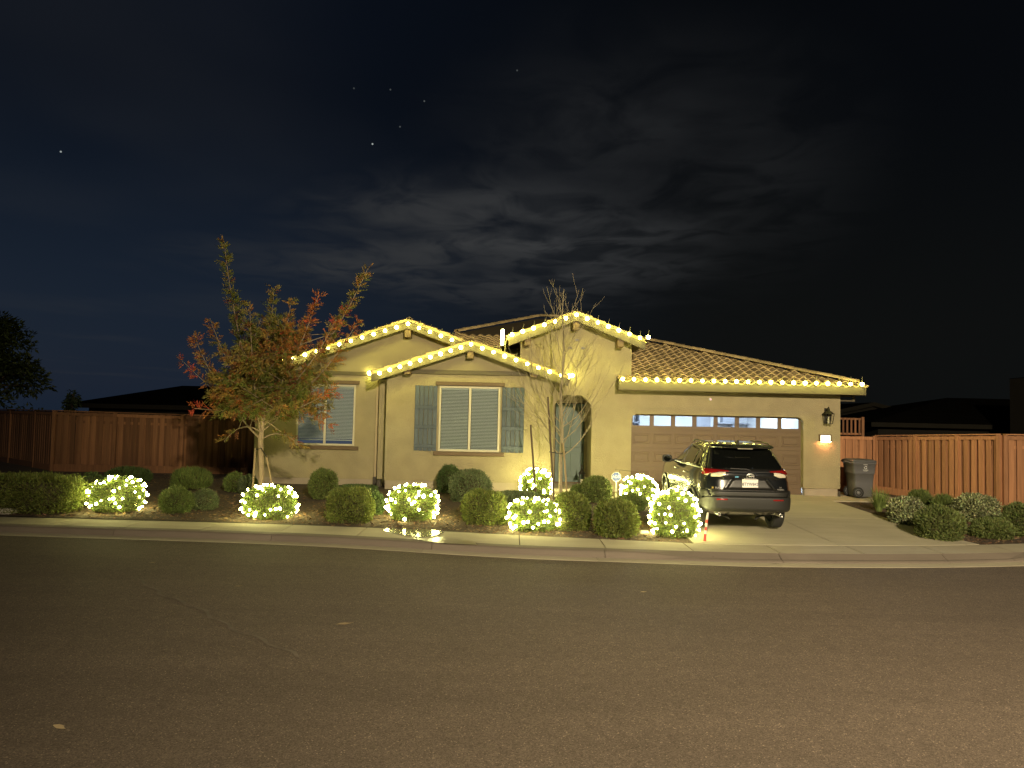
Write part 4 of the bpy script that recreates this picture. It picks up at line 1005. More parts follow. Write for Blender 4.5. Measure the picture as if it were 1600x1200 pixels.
# red and white stake at the driveway corner
p0 = at(1100, 848, 14.18); p1 = at(1106, 801, 14.28)
st = thing('striped_stake', 'red and white striped stake leaning at the driveway corner by the lit shrub', 'stake', tuple(p0))
a, b = Vector(p0), Vector(p1); a.z -= .04
nseg = 9
for k in range(nseg):
    q0, q1 = a.lerp(b, k / nseg), a.lerp(b, (k + 1) / nseg); red = k % 2 == 0 if k < 5 else k in (6,)
    part('band', MB().tube([q0, q1], [.030 - .012 * k / nseg, .030 - .012 * (k + 1) / nseg], 10), MT['stake_red' if red or k < 3 else 'stake_white'], st)
for (px, py, s, lab) in ((1006, 833, .09, 'pale stone lying between the round shrub and the lit corner shrub'), (960, 789, .10, 'pale flat stone lying right of the round porch shrub'), (8, 802, .20, 'pale flat stone block at the left end of the hedge on the pavement edge')):
    d = _F + (px - 800) / FPX * _R + (600 - py) / FPX * _U; zl = .15
    for _ in range(4): p = CAM + d * (-(CAM[2] - zl) / d[2]); zl = Zg(p[0], p[1])
    mb = MB(); loft(mb, [rr(s, s * .7, s * .3, zl - .02, p[0], p[1]), rr(s * 1.05, s * .75, s * .32, zl + s * .3, p[0], p[1]), rr(s * .8, s * .55, s * .3, zl + s * .55, p[0] + .01, p[1])])
    tag(mb.build('stone', MT['stone'], origin=(p[0], p[1], zl)), lab, 'stone', 'pale stones in the beds')

# ------------------------------------------------------------------ trees
def bez(a, b, c, n): return [a * (1 - t) ** 2 + b * 2 * t * (1 - t) + c * t * t for t in [i / n for i in range(n + 1)]]
def autumn_tree():
    Y = 18.0; base = Vector(at(408, 757, Y)); base.z = Zg(base.x, base.y)
    t = thing('autumn_tree', 'young staked tree with green, orange and red autumn leaves left of the house', 'tree', tuple(base))
    rs = random.Random(5); r0 = np.random.default_rng(5)
    fork = Vector(at(407, 688, Y)); tk = MB()
    tk.tube([base - Vector((0, 0, .1)), base + Vector((0, 0, .1)), base.lerp(fork, .5) + Vector((.015, .02, 0)), fork, Vector(at(412, 640, Y))], [.092, .078, .068, .064, .045], 10)
    br = MB(); segs = []          # (p, q, weight, redness)
    def limb(start, tip, bow, r1, red, dense=1.0, leaf_from=.25, n=10):
        mid = start.lerp(tip, .45) + bow; pts = bez(start, mid, tip, n)
        br.tube(pts, [r1 * .8 * (1 - .86 * i / n) + .002 for i in range(n + 1)], 6)
        for i in range(n):
            if (i + .5) / n > leaf_from: segs.append((pts[i], pts[i + 1], dense, red * ((i + .5) / n) ** 1.5))
        return pts
    shoots = [(350, 378, .1, .10, 1.1), (575, 419, -.2, .30, 1.1), (428, 450, .5, .25, 1), (497, 462, -.5, .75, 1.1), (541, 480, .2, .95, .8), (328, 497, .6, .45, .8), (302, 520, -.2, .55, .9),
              (281, 560, .1, .95, .55), (303, 638, -.4, 1.0, .8), (455, 470, .9, .35, 1), (525, 500, -.9, .7, .9), (390, 470, -.8, .2, 1), (560, 500, .3, .6, .8), (350, 690, -.3, .35, .6),
              (515, 665, .1, .7, .8), (520, 610, -.7, .65, .9), (470, 700, .2, .35, .9), (370, 460, .4, .1, 1), (528, 560, .7, .4, 1), (480, 500, 1.0, .4, 1)]
    main = []
    for px, py, dy, red, den in shoots:
        tip = Vector(at(px, py, Y + dy)); s = fork.lerp(Vector(at(412, 640, Y)), rs.random())
        up = Vector((0, 0, .25 if py < 600 else .5)); bow = Vector(((tip.x - s.x) * .20, dy * .25, -.1)) * (1 if py < 560 else .4) + (up if py > 640 else Vector((0, 0, 0)))
        main.append(limb(s, tip, bow, .030 if py < 560 else .02, red, den, .22 if den > .6 else .62))
    # branches that fill the crown
    for k in range(70):
        m = rs.choice(main); s = m[rs.randint(1, 6)]
        c = Vector(at(424, 592, Y)); d = Vector((rs.gauss(0, 1), rs.gauss(0, 1), rs.gauss(0, 1))).normalized() * (rs.random() ** .33)
        tip = c + Vector((d.x * 1.62, d.y * 1.5, d.z * 1.72)); 
        if d.z > .2: tip.x -= .1
        if tip.z < 2.25: tip.z = 2.25 + rs.random() * .6
        out = (tip - c).length / 1.7
        red = max(0, rs.gauss(.10 + .12 * out, .18)) + (.22 if tip.x > c.x + .4 and tip.z > c.z else 0)
        limb(s, tip, Vector((rs.gauss(0, .12), rs.gauss(0, .12), .12)), .011, min(1, red), 1.25, .3, 6)
    part('trunk', tk, MT['bark'], t); part('branches', br, MT['bark'], t)
    # compound leaves
    P, Dm, RD = [], [], []
    for p, q, w, red in segs:
        ln = (q - p).length; m = max(1, int(ln * w * 38))
        ax = (q - p).normalized()
        for i in range(m):
            a = ax.orthogonal().normalized(); a.rotate(Matrix.Rotation(rs.uniform(0, 2 * PI), 3, ax))
            P.append(p.lerp(q, rs.random())); Dm.append(a * .85 + ax * .62 + Vector((0, 0, .05 + rs.gauss(0, .2)))); RD.append(red)
    P = np.array([tuple(v) for v in P]); Dm = unit(np.array([tuple(v) for v in Dm])); RD = np.clip(np.array(RD) * 1.05 - .02, 0, 1); n = len(P)
    side = unit(np.cross(Dm, r0.normal(0, 1, (n, 3)))); ln = r0.uniform(.13, .25, (n, 1)); Q, DD, CC = [], [], []
    mood = r0.random(n); hue = np.clip(RD + r0.normal(0, .14, n), 0, 1)[:, None]
    green = np.array([.14, .165, .035]); olive = np.array([.30, .225, .065]); orange = np.array([.44, .17, .045]); redc = np.array([.50, .075, .05]); dk = np.array([.22, .085, .04])
    col = np.where(hue < .25, green + (olive - green) * hue / .25, np.where(hue < .55, olive + (orange - olive) * (hue - .25) / .3, orange + (redc - orange) * (hue - .55) / .45))
    col = np.where((mood < .10)[:, None], dk, col)
    for k in range(6):
        u = .22 + .78 * k / 5
        for s in (-1, 1) if k < 5 else (0,):
            Q.append(P + Dm * ln * u + np.array([0, 0, -.03]) * u * u); DD.append(Dm * (.75 if s else 1.0) + side * s * .8 + r0.normal(0, .12, (n, 3)) + np.array([0, 0, -.15])); CC.append(col * r0.uniform(.7, 1.35, (n, 1)))
    Q = np.concatenate(Q); DD = np.concatenate(DD); CC = np.clip(np.concatenate(CC), .004, 1)
    q = leaf_quads(Q, DD, r0.uniform(.055, .10, len(Q)), r0.uniform(.018, .028, len(Q)))
    place('foliage', fast_mesh('foliage', q, 4, MT['leaf_tree'], CC, tuple(base)), t, tuple(base))
    # two support stakes and ties
    for a, b in (((399, 700), (394, 772)), ((416, 712), (430, 775))):
        p, q_ = Vector(at(a[0], a[1], Y - .05)), Vector(at(b[0], b[1], Y - .12))
        part('stake', MB().tube([p, q_ - Vector((0, 0, .1))], .022, 8), MT['wood_plain'], t)
    part('tie', MB().tube([Vector(at(399, 703, Y - .06)), Vector(at(408, 700, Y - .12)), Vector(at(417, 715, Y - .06))], .012, 5), MT['rubber'], t)
    return t
autumn_tree()
def bare_tree():
    Y = 19.8; base = Vector(at(876, 775, Y)); base.z = Zg(base.x, base.y)
    t = thing('bare_tree', 'leafless young tree with upswept branches tied to stakes before the entry', 'tree', tuple(base))
    rs = random.Random(11); tk = MB(); br = MB()
    fork = Vector(at(876, 715, Y)); topp = Vector(at(881, 452, Y)); n = 14
    path = [base - Vector((0, 0, .1))] + [fork.lerp(topp, i / n) + Vector((.025 * math.sin(i * .9), .02 * math.cos(i * 1.1), 0)) for i in range(n + 1)]
    tk.tube(path, [.052, .046] + [.040 * (1 - i / n) ** .8 + .007 for i in range(1, n + 1)], 8)
    def grow(s, d, ln, r, lvl):
        pts = [s]; v = d.normalized(); m = 7 if lvl == 0 else 5
        for i in range(m):
            v = (v + Vector((rs.gauss(0, .07), rs.gauss(0, .07), .16 if lvl == 0 else .10))).normalized(); pts.append(pts[-1] + v * (ln / m))
        br.tube(pts, [r * (1 - .8 * i / m) + .0028 for i in range(m + 1)], 5 if lvl == 0 else 4)
        if lvl < 2:
            for k in range(rs.randint(3, 5) if lvl == 0 else rs.randint(0, 2)):
                i = rs.randint(2, m - 1); a = (pts[i] - pts[i - 1]).normalized(); o = a.orthogonal().normalized(); o.rotate(Matrix.Rotation(rs.uniform(0, 2 * PI), 3, a))
                grow(pts[i], a * .8 + o * .55, ln * rs.uniform(.35, .62), r * .5, lvl + 1)
    for k in range(28):
        u = (k / 27) ** 1.25; s = fork.lerp(topp, .0 + .80 * u); w = k * 2.4 + rs.uniform(-.3, .3)
        tilt = rs.uniform(.70, 1.15) if u < .55 else rs.uniform(.35, .6)
        ln = (2.3 - 1.3 * u) * rs.uniform(.72, 1.08)
        grow(s, Vector((math.cos(w) * math.sin(tilt), math.sin(w) * math.sin(tilt) * .9, math.cos(tilt) * .75)), ln, .0115 * (1 - .45 * u), 0)
    part('trunk', tk, MT['bark_grey'], t); part('branches', br, MT['bark_grey'], t)
    for a, b in (((829, 664), (838, 788)), ((856, 620), (866, 790)), ((880, 692), (887, 786))):
        part('stake', MB().tube([Vector(at(a[0], a[1], Y - .18)), Vector(at(b[0], b[1], Y - .18))], .024, 8), MT['bark_dark' if a[0] < 860 else 'wood_plain'], t)
    part('tie', MB().tube([Vector(at(858, 706, Y - .2)), Vector(at(876, 709, Y - .08)), Vector(at(884, 706, Y - .2))], .012, 5), MT['rubber'], t)
bare_tree()
def clump_tree(name, label, x, y, zg, h, rx, n, seed, col, trunk_r=.16, leaf=(.22, .09), crown0=.25):
    r0 = np.random.default_rng(seed); t = thing(name, label, 'tree', (x, y, zg), 'trees beyond the fence')
    tk = MB().tube([(x, y, zg - .2), (x + .1, y, zg + h * .4), (x - .05, y, zg + h * .8)], [trunk_r, trunk_r * .7, trunk_r * .2], 7)
    cs = []; lim = MB()
    for k in range(46):
        u = r0.random(); w = r0.uniform(0, 2 * PI); rad = (1 - .75 * u) * r0.uniform(.35, 1.0)
        c = np.array([x + math.cos(w) * rx * rad, y + math.sin(w) * rx * rad, zg + h * (crown0 + (1 - crown0) * u * .95)]); cs.append(c)
        lim.tube([(x, y, max(zg + .5, c[2] - rx * rad * .5)), tuple((c + np.array([x, y, c[2]])) / 2), tuple(c)], [.05, .03, .012], 4)
    cs = np.array(cs); i = r0.integers(0, len(cs), n); d = unit(r0.normal(size=(n, 3))); rr_ = r0.random((n, 1)) ** .5
    p = cs[i] + d * rr_ * np.array([rx * .30, rx * .30, h * .075]); c = np.array(col) * r0.uniform(.5, 1.5, (n, 1))
    q = leaf_quads(p, d + np.array([0, 0, -.3]) + r0.normal(0, .5, (n, 3)), leaf[0] * r0.uniform(.6, 1.3, n), leaf[1] * r0.uniform(.7, 1.2, n))
    part('trunk', tk, MT['bark_dark'], t); part('limbs', lim, MT['bark_dark'], t)
    place('crown', fast_mesh('crown', q, 4, MT['leaf'], c, (x, y, zg)), t, (x, y, zg))
clump_tree('broad_tree', 'large dark tree rising beyond the fence at the left edge', -20.4, 29.5, .3, 5.7, 2.5, 7500, 3, (.045, .06, .018))
clump_tree('small_tree', 'small dark treetop peeping over the fence left of the neighbouring roof', -18.3, 31.5, .3, 2.72, .45, 400, 9, (.03, .045, .02), .06, (.2, .08), .6)

# ------------------------------------------------------------------ neighbouring houses
def neighbour(label, x0, x1, y0, y1, zw, zr, ov=.5, gable=False, ridge=None):
    t = thing('house', label, 'house', ((x0 + x1) / 2, y0, .2), 'neighbouring houses beyond the fences')
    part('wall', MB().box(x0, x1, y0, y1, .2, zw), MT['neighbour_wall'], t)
    a0, a1, b0, b1 = x0 - ov, x1 + ov, y0 - ov, y1 + ov
    if gable:
        xm = (x0 + x1) / 2
        part('gable', MB().prism([(x0, zw + .002), (xm, zr - .1), (x1, zw + .002)], y0, y0 + .2), MT['neighbour_wall'], t)
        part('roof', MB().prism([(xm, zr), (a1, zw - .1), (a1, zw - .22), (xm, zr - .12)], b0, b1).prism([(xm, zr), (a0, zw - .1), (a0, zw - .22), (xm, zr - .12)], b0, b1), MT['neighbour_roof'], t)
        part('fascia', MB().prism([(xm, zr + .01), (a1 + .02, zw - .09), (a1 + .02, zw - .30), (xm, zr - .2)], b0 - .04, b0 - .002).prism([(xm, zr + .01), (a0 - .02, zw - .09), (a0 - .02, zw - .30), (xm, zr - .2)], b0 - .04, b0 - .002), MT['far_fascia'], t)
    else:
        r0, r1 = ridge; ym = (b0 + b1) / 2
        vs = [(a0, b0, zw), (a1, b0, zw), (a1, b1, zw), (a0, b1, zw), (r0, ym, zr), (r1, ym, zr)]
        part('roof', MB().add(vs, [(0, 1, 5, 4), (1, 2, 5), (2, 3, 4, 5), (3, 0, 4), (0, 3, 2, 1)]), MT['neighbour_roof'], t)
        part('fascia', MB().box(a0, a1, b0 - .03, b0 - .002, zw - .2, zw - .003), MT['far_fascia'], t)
    return t
def pz(py, px, Y): return at(px, py, Y)
q1, q2 = at(118, 640, 34), at(310, 602, 38)
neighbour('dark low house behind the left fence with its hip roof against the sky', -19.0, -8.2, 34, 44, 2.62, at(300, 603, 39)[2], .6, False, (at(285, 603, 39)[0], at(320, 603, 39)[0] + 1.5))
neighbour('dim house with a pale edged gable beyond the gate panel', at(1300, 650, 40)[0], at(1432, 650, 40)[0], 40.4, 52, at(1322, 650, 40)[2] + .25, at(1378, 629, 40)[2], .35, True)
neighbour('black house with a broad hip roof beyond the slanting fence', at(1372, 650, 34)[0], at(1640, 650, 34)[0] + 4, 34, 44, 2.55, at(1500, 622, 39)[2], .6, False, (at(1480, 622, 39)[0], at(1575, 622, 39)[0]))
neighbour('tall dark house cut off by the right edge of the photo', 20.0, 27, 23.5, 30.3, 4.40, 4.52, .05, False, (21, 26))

# ------------------------------------------------------------------ street lamp across the road (it lights the street and the fences)
sl = thing('street_lamp', 'grey street lamp with a lit head standing on the near side of the road', 'street lamp', (5.0, -9.2, 0))
part('pole', MB().tube([(5.0, -9.2, -.1), (5.0, -9.2, .4), (5.0, -9.2, 8.6)], [.11, .095, .055], 12).lathe([(.2, .0), (.2, .06), (.12, .1)], (5.0, -9.2, 0)), MT['steel'], sl)
part('arm', MB().tube([(5.0, -9.2, 8.5), (4.97, -8.4, 8.9), (4.95, -7.3, 9.0)], .035, 8), MT['steel'], sl)
hd = part('head', MB().box(4.78, 5.12, -7.35, -6.75, 9.0, 9.10), MT['steel'], sl)
part('lens', MB().box(4.82, 5.08, -7.3, -6.8, 8.985, 8.999), MT['lamp_lens'], hd)
ld_ = bpy.data.lights.new('lamp_light', 'SPOT'); ld_.energy = LAMP_POWER; ld_.color = (1.0, .82, .53); ld_.shadow_soft_size = .32; ld_.spot_size = math.radians(102); ld_.spot_blend = 1.0
lo = bpy.data.objects.new('lamp_light', ld_); C.objects.link(lo); lo.parent = sl; lo.location = Vector((4.95, -7.0, 8.9)) - Vector((5.0, -9.2, 0)); lo.rotation_euler = Vector((3.6, 22.5, -8.9)).to_track_quat('-Z', 'Y').to_euler()

# ------------------------------------------------------------------ string lights along the roof edges
BULB = MB().ball((0, 0, 0), .048, 10, 6).mesh('bulb', MT['bulb'])
def light_run(label, pts, wire_path=None, r=1.0, clip=True):
    s = thing('string_light', label, 'string lights', tuple(pts[0]), 'string lights along the roof edges')
    for p in pts:
        o = place('bulb', BULB, s, p); k = r * random.uniform(.92, 1.12); o.scale = (k, k, k)
    w = MB()
    path = []
    for i, p in enumerate(pts):
        p = Vector(p); path.append(p + Vector((0, .02, .045)))
        if i < len(pts) - 1: q = Vector(pts[i + 1]); path.append((p + q) / 2 + Vector((0, .02, .02)))
    if len(path) == 1: path.append(path[0] + Vector((.02, .12, .05)))
    w.tube(path, .009, 5, False); part('wire', w, MT['wire'], s)
    if clip:
        for p in pts:
            cl_ = MB(); p = Vector(p); cl_.tube([p + Vector((0, .015, .03)), p + Vector((.01, .01, .12)), p + Vector((.03, .05, .21))], .007, 4)
            part('clip', cl_, MT['wire'], s)
    return s
def px_line(a, b, n, Y0, Y1=None, skip_last=False):
    Y1 = Y0 if Y1 is None else Y1; out = []
    for i in range(n):
        u = i / (n - 1); out.append(tuple(at(a[0] + (b[0] - a[0]) * u, a[1] + (b[1] - a[1]) * u, Y0 + (Y1 - Y0) * u)))
    return out[:-1] if skip_last else out
light_run('row of bulbs along the straight eave over the garage door', px_line((973, 592.3), (1347, 600.5), 22, 20.82))
light_run('row of bulbs over the middle gable with the shutters', px_line((593, 583), (736, 538), 10, 20.50, skip_last=True) + px_line((736, 538), (876.5, 587), 9, 20.50))
light_run('row of bulbs over the left gable behind the autumn tree', px_line((387, 581), (637.5, 506), 15, 21.20, skip_last=True) + px_line((637.5, 506), (706, 531), 5, 21.20))
light_run('row of bulbs over the tall entry gable by the bare tree', px_line((800, 523), (901, 492), 7, 20.86, skip_last=True) + px_line((901, 492), (1000, 528), 7, 20.86))
light_run('single bulb hanging under the left end of the middle gable', [tuple(at(577, 583, 21.66))], r=1.25)
light_run('single bright bulb under the right end of the middle gable by the entry', [tuple(at(894, 587, 21.33)), tuple(at(889, 588, 21.05))], r=1.25)
light_run('lone bulb on the roof right of the entry gable end', [tuple(at(1013, 527, 21.4))], r=1.15)
# hanging bundle of bulbs between the middle and entry gables, with its loose cord
bx0 = at(785.5, 517, 20.9); bx1 = at(784.5, 537, 20.9)
s = light_run('upright glowing bundle of bulbs hanging between the middle and entry gables', [tuple(np.array(bx0) + (np.array(bx1) - np.array(bx0)) * k / 6) for k in range(7)], clip=False)
part('cord', MB().tube([at(795, 522, 20.9), at(790, 535, 20.9), at(788, 552, 20.8), at(788, 560, 20.6)], .010, 5).tube([at(770, 550, 20.6), at(772, 541, 20.7), at(780, 541, 20.7), at(784, 548, 20.7)], .010, 5), MT['wire'], s)
# stray bulb on the round shrub before the porch

# ------------------------------------------------------------------ the car (tail towards the road)
def build_car():
    ZS = 1.03
    cw = at(1172, 752, 14.8); X0, Y0 = cw[0], 14.76; zr_, zf_ = LZ(15.7) + .015, LZ(18.4) + .015
    t = thing('car', 'black sport utility car parked on the driveway with its tail to the road', 'car', (X0, Y0, zr_))
    tilt = math.atan((zf_ - zr_) / 2.69)
    # plan outlines by height: z, rear y, front y, half width, exponent
    LV = [(.20, 1.35, 4.24, .76, 5), (.25, .80, 4.40, .86, 6), (.33, .40, 4.50, .895, 6.5), (.43, .10, 4.54, .905, 7), (.47, .055, 4.56, .910, 7), (.60, .05, 4.60, .920, 7), (.76, .055, 4.60, .925, 7), (.83, .06, 4.58, .926, 7),
          (.90, .075, 4.55, .922, 7), (.97, .09, 4.50, .916, 7), (1.03, .10, 4.42, .910, 6.6), (1.08, .095, 4.22, .902, 6.2), (1.12, .09, 3.80, .890, 6), (1.16, .105, 3.46, .876, 5.6), (1.21, .15, 3.30, .858, 5.2),
          (1.29, .235, 3.12, .818, 5), (1.38, .34, 2.92, .775, 5), (1.47, .45, 2.70, .730, 5), (1.545, .55, 2.50, .690, 5), (1.60, .61, 2.34, .655, 5), (1.64, .66, 2.20, .615, 4.6), (1.665, .76, 2.02, .55, 4), (1.685, 1.0, 1.75, .40, 3)]
    zs = np.array([l[0] for l in LV]); cols = np.array([l[1:] for l in LV])
    def par(z): return [np.interp(z, zs, cols[:, k]) for k in range(4)]
    def reary(x, z):
        yr, yf, w, n = par(z); yc, h = (yr + yf) / 2, (yf - yr) / 2; u = min(abs(x) / w, .9995); return yc - h * (1 - u ** n) ** (1 / n)
    def sidex(y, z):
        yr, yf, w, n = par(z); yc, h = (yr + yf) / 2, (yf - yr) / 2; u = min(abs(y - yc) / h, .9995); return w * (1 - u ** n) ** (1 / n)
    def wrapp(a, z, off=0.0):
        """plan angle a (radians, 0 = middle of the tail) -> point pushed out by off"""
        yr, yf, w, n = par(z); yc, h = (yr + yf) / 2, (yf - yr) / 2
        s, c = math.sin(a), math.cos(a); e = 2 / n
        r = (abs(s / (w + off)) ** n + abs(c / (h + off)) ** n) ** (-1 / n)
        return (s * r, yc - c * r, z)
    tf = Matrix.Translation((X0, Y0, zr_)) @ Matrix.Rotation(tilt, 4, 'X') @ Matrix.Diagonal((1, 1, ZS, 1))
    # pivot so the rear wheels stand on the ground
    def put(name, mb, mats, parent=None, smooth=None):
        mb.v = [tuple(tf @ Vector(v)) for v in mb.v]
        if smooth is not None: mb.sm = [smooth] * len(mb.f)
        return mb.build(name, mats, parent or t)
    N_ = 132
    # angles spread evenly along the outline
    def ring(z):
        pts = []
        # dense sampling then even arc length
        A = np.linspace(0, 2 * PI, 1441); P = np.array([wrapp(a, z)[:2] for a in A]); dl = np.r_[0, np.cumsum(np.hypot(*np.diff(P, axis=0).T))]
        s = np.linspace(0, dl[-1], N_ + 1)[:-1]
        return [(float(np.interp(q, dl, P[:, 0])), float(np.interp(q, dl, P[:, 1])), z) for q in s]
    zz = sorted(set(list(np.linspace(.20, 1.685, 58)) + [l[0] for l in LV]))
    body = MB(); rings = [ring(z) for z in zz]
    loft(body, rings, True, True, True)
    me = body.mesh('body', [MT['car_paint'], MT['car_black']])
    bo = bpy.data.objects.new('body', me); C.objects.link(bo)
    cut = MB()
    for sx in (-1, 1):
        for yw in (.97, 3.66): cut.lathe([(.001, sx * .60), (.395, sx * .60), (.395, sx * 1.1), (.001, sx * 1.1)], (0, yw, .345), 'x', 36, 1)
    cm = cut.mesh('arch_cut', [MT['car_paint'], MT['car_black']]); co_ = bpy.data.objects.new('arch_cut', cm); C.objects.link(co_)
    md = bo.modifiers.new('arches', 'BOOLEAN'); md.operation = 'DIFFERENCE'; md.object = co_; md.solver = 'EXACT'
    bpy.context.view_layer.update()
    m2 = bpy.data.meshes.new_from_object(bo.evaluated_get(bpy.context.evaluated_depsgraph_get()))
    bpy.data.objects.remove(bo); bpy.data.objects.remove(co_)
    m2.transform(Matrix.Translation(-Vector((X0, Y0, zr_))) @ tf)
    place('body', m2, t, (X0, Y0, zr_))
    def patch(lo_, hi, mp, off=.004, th=.010, nu=16, nv=6, mi=0):
        """ruled patch between two polylines, mapped onto the body by mp(u, v, off), with its own thickness"""
        def samp(pl, u):
            d = np.r_[0, np.cumsum([math.dist(pl[i], pl[i + 1]) for i in range(len(pl) - 1)])]; s = u * d[-1]
            return np.array([np.interp(s, d, [p[0] for p in pl]), np.interp(s, d, [p[1] for p in pl])])
        mb = MB(); out, inn = [], []
        for i in range(nu + 1):
            a, b = samp(lo_, i / nu), samp(hi, i / nu)
            for j in range(nv + 1):
                q = a + (b - a) * j / nv; out.append(mp(q[0], q[1], off)); inn.append(mp(q[0], q[1], off - th))
        k = nv + 1; f = [(i * k + j, (i + 1) * k + j, (i + 1) * k + j + 1, i * k + j + 1) for i in range(nu) for j in range(nv)]
        o = len(out); rim = [i * k for i in range(nu + 1)] + [nu * k + j for j in range(1, k)] + [i * k + nv for i in range(nu - 1, -1, -1)] + [j for j in range(nv - 1, 0, -1)]
        mb.add(out + inn, f, mi, True); mb.f += [tuple(x + 0 for x in (rim[i], rim[(i + 1) % len(rim)], rim[(i + 1) % len(rim)] + o, rim[i] + o)) for i in range(len(rim))]
        mb.m += [mi] * len(rim); mb.sm += [False] * len(rim)
        return mb
    RE = lambda x, z, o: (x, reary(x, z) - o, z)
    WR = lambda a, z, o: wrapp(a, z, o)
    def SD(sx): return lambda y, z, o: (sx * (sidex(y, z) + o), y, z)
    A = lambda x, z=.8: math.atan2(x, 2.27)                       # plan angle of a point at x on the tail
    def a_at(x, z):                                             # exact plan angle for tail x
        yr, yf, w, n = par(z); yc = (yr + yf) / 2; return math.atan2(x, yc - reary(x, z))
    def a_side(y, z):
        yr, yf, w, n = par(z); yc = (yr + yf) / 2; return math.atan2(sidex(y, z), yc - y)
    # rear window with black surround, wiper, spoiler, brake light
    put('rear_window', patch([(-.70, 1.215), (.70, 1.215)], [(-.585, 1.585), (.585, 1.585)], RE, .006, .012, 24, 10), MT['car_glass'])
    put('window_garnish', patch([(-.80, 1.165), (.80, 1.165)], [(-.735, 1.215), (.735, 1.215)], RE, .004, .01, 24, 3), MT['car_black'])
    for sx in (-1, 1): put('window_garnish', patch([(sx * .70, 1.21), (sx * .765, 1.21)], [(sx * .578, 1.58), (sx * .62, 1.58)], RE, .005, .01, 4, 10), MT['car_black'])
    sp = MB(); n = 20; vs = []
    for i in range(n + 1):
        x = -.63 + 1.26 * i / n; e = (abs(x) / .63) ** 3
        vs += [(x, .40 + .20 * e, 1.605), (x, .39 + .20 * e, 1.625), (x, .62 + .10 * e, 1.668 - .012 * e), (x, .95, 1.672 - .03 * e), (x, .70, 1.60), (x, .50 + .16 * e, 1.585)]
    sp.add(vs, [(i * 6 + j, (i + 1) * 6 + j, (i + 1) * 6 + (j + 1) % 6, i * 6 + (j + 1) % 6) for i in range(n) for j in range(6)], 0, False); sp.add(vs[:6], [tuple(range(6))]); sp.add(vs[-6:], [tuple(range(6))])
    so_ = put('spoiler', sp, MT['car_paint']); put('brake_light', MB().cbox(-.15, .15, .405, .43, 1.591, 1.602, .003), MT['clear_lens'], so_)
    put('wiper', MB().tube([(.02, reary(0, 1.20) - .02, 1.20), (-.05, reary(0, 1.225) - .03, 1.225), (-.36, reary(.36, 1.235) - .025, 1.235)], .011, 6), MT['car_black'])
    # tail gate: ridge between the lamps, plate recess, lower garnish
    put('gate_ridge', patch([(-.52, 1.035), (-.44, 1.075), (.44, 1.075), (.52, 1.035)], [(-.52, 1.085), (-.44, 1.125), (.44, 1.125), (.52, 1.085)], RE, .022, .03, 24, 4), MT['car_paint'])
    put('plate_recess', patch([(-.47, .845), (.47, .845)], [(-.30, 1.045), (.30, 1.045)], RE, .006, .02, 16, 4), MT['car_black'])
    for sx in (-1, 1): put('gate_fold', patch([(sx * .47, .845), (sx * .54, .845)], [(sx * .30, 1.05), (sx * .36, 1.06)], RE, .016, .03, 3, 6), MT['car_paint'])
    put('gate_trim', patch([(-.76, .815), (.76, .815)], [(-.76, .84), (.76, .84)], RE, .016, .03, 24, 2), MT['car_black'])
    pl_ = put('number_plate', MB().cbox(-.155, .155, reary(0, .95) - .034, reary(0, .95) - .01, .885, 1.045, .006), MT['plate'])
    def car_text(body, size, mat, x, z, off, parent, sx_=1, nm='lettering'):
        y = reary(x, z) - off; p = tf @ Vector((x, y, z)); return letters(body, size, mat, parent, tuple(p), (PI / 2 + tilt, 0, 0), sx_, nm)
    car_text('8TYW842', .085, MT['plate_ink'], 0, .948, .037, pl_, .86); car_text('California', .034, MT['plate_red'], -.01, 1.019, .037, pl_, 1.0)
    put('plate_lamp', MB().cbox(-.12, .12, reary(0, 1.045) - .05, reary(0, 1.045) - .008, 1.030, 1.062, .006), MT['chrome'])
    em = MB()
    def oval(rx, rz, cx, cz, r):
        pts = [(cx + rx * math.cos(w), reary(0, 1.09) - .030, cz + rz * math.sin(w)) for w in np.linspace(0, 2 * PI, 29)]; em.tube(pts, r, 5, False)
    oval(.075, .050, 0, 1.098, .0075); oval(.022, .048, 0, 1.098, .006); oval(.05, .020, 0, 1.118, .006)
    put('emblem', em, MT['chrome'])
    put('sticker', MB().box(-.295, -.225, reary(-.26, 1.08) - .032, reary(-.26, 1.08) - .0225, 1.070, 1.094), MT['sticker_blue'])
    car_text('RAV4', .052, MT['chrome'], -.60, .868, .012, t, 1.3, 'badge'); put('badge', MB().cbox(-.73, -.695, reary(-.71, .868) - .012, reary(-.71, .868) - .002, .85, .885, .003), MT['gold'])
    car_text('LE', .034, MT['chrome'], .60, .895, .012, t, 1.2, 'badge'); car_text('HYBRID', .034, MT['chrome'], .60, .857, .012, t, 1.1, 'badge')
    # tail lamps
    for sx in (-1, 1):
        lo_, hi_ = [], []
        a1, a2 = a_at(.40, 1.180), a_side(.42, 1.180)
        tl = put('tail_lamp', patch([(sx * a_at(.40, 1.175), 1.178), (sx * a_at(.62, 1.160), 1.170), (sx * a_at(.80, 1.130), 1.095), (sx * a_side(.44, 1.150), 1.120)],
                                     [(sx * a_at(.40, 1.200), 1.198), (sx * a_at(.62, 1.210), 1.210), (sx * a_at(.80, 1.220), 1.215), (sx * a_side(.44, 1.190), 1.180)], WR, .016, .04, 26, 6), MT['red_lens'])
        put('clear_lens', patch([(sx * .47, 1.115), (sx * .58, 1.075), (sx * .735, 1.075)], [(sx * .47, 1.170), (sx * .58, 1.166), (sx * .735, 1.130)], RE, .020, .03, 14, 4), MT['clear_lens'], tl)
        put('lamp_glint', patch([(sx * .78, 1.090), (sx * .83, 1.090)], [(sx * .76, 1.140), (sx * .80, 1.140)], RE, .020, .008, 3, 3), MT['clear_lens'], tl)
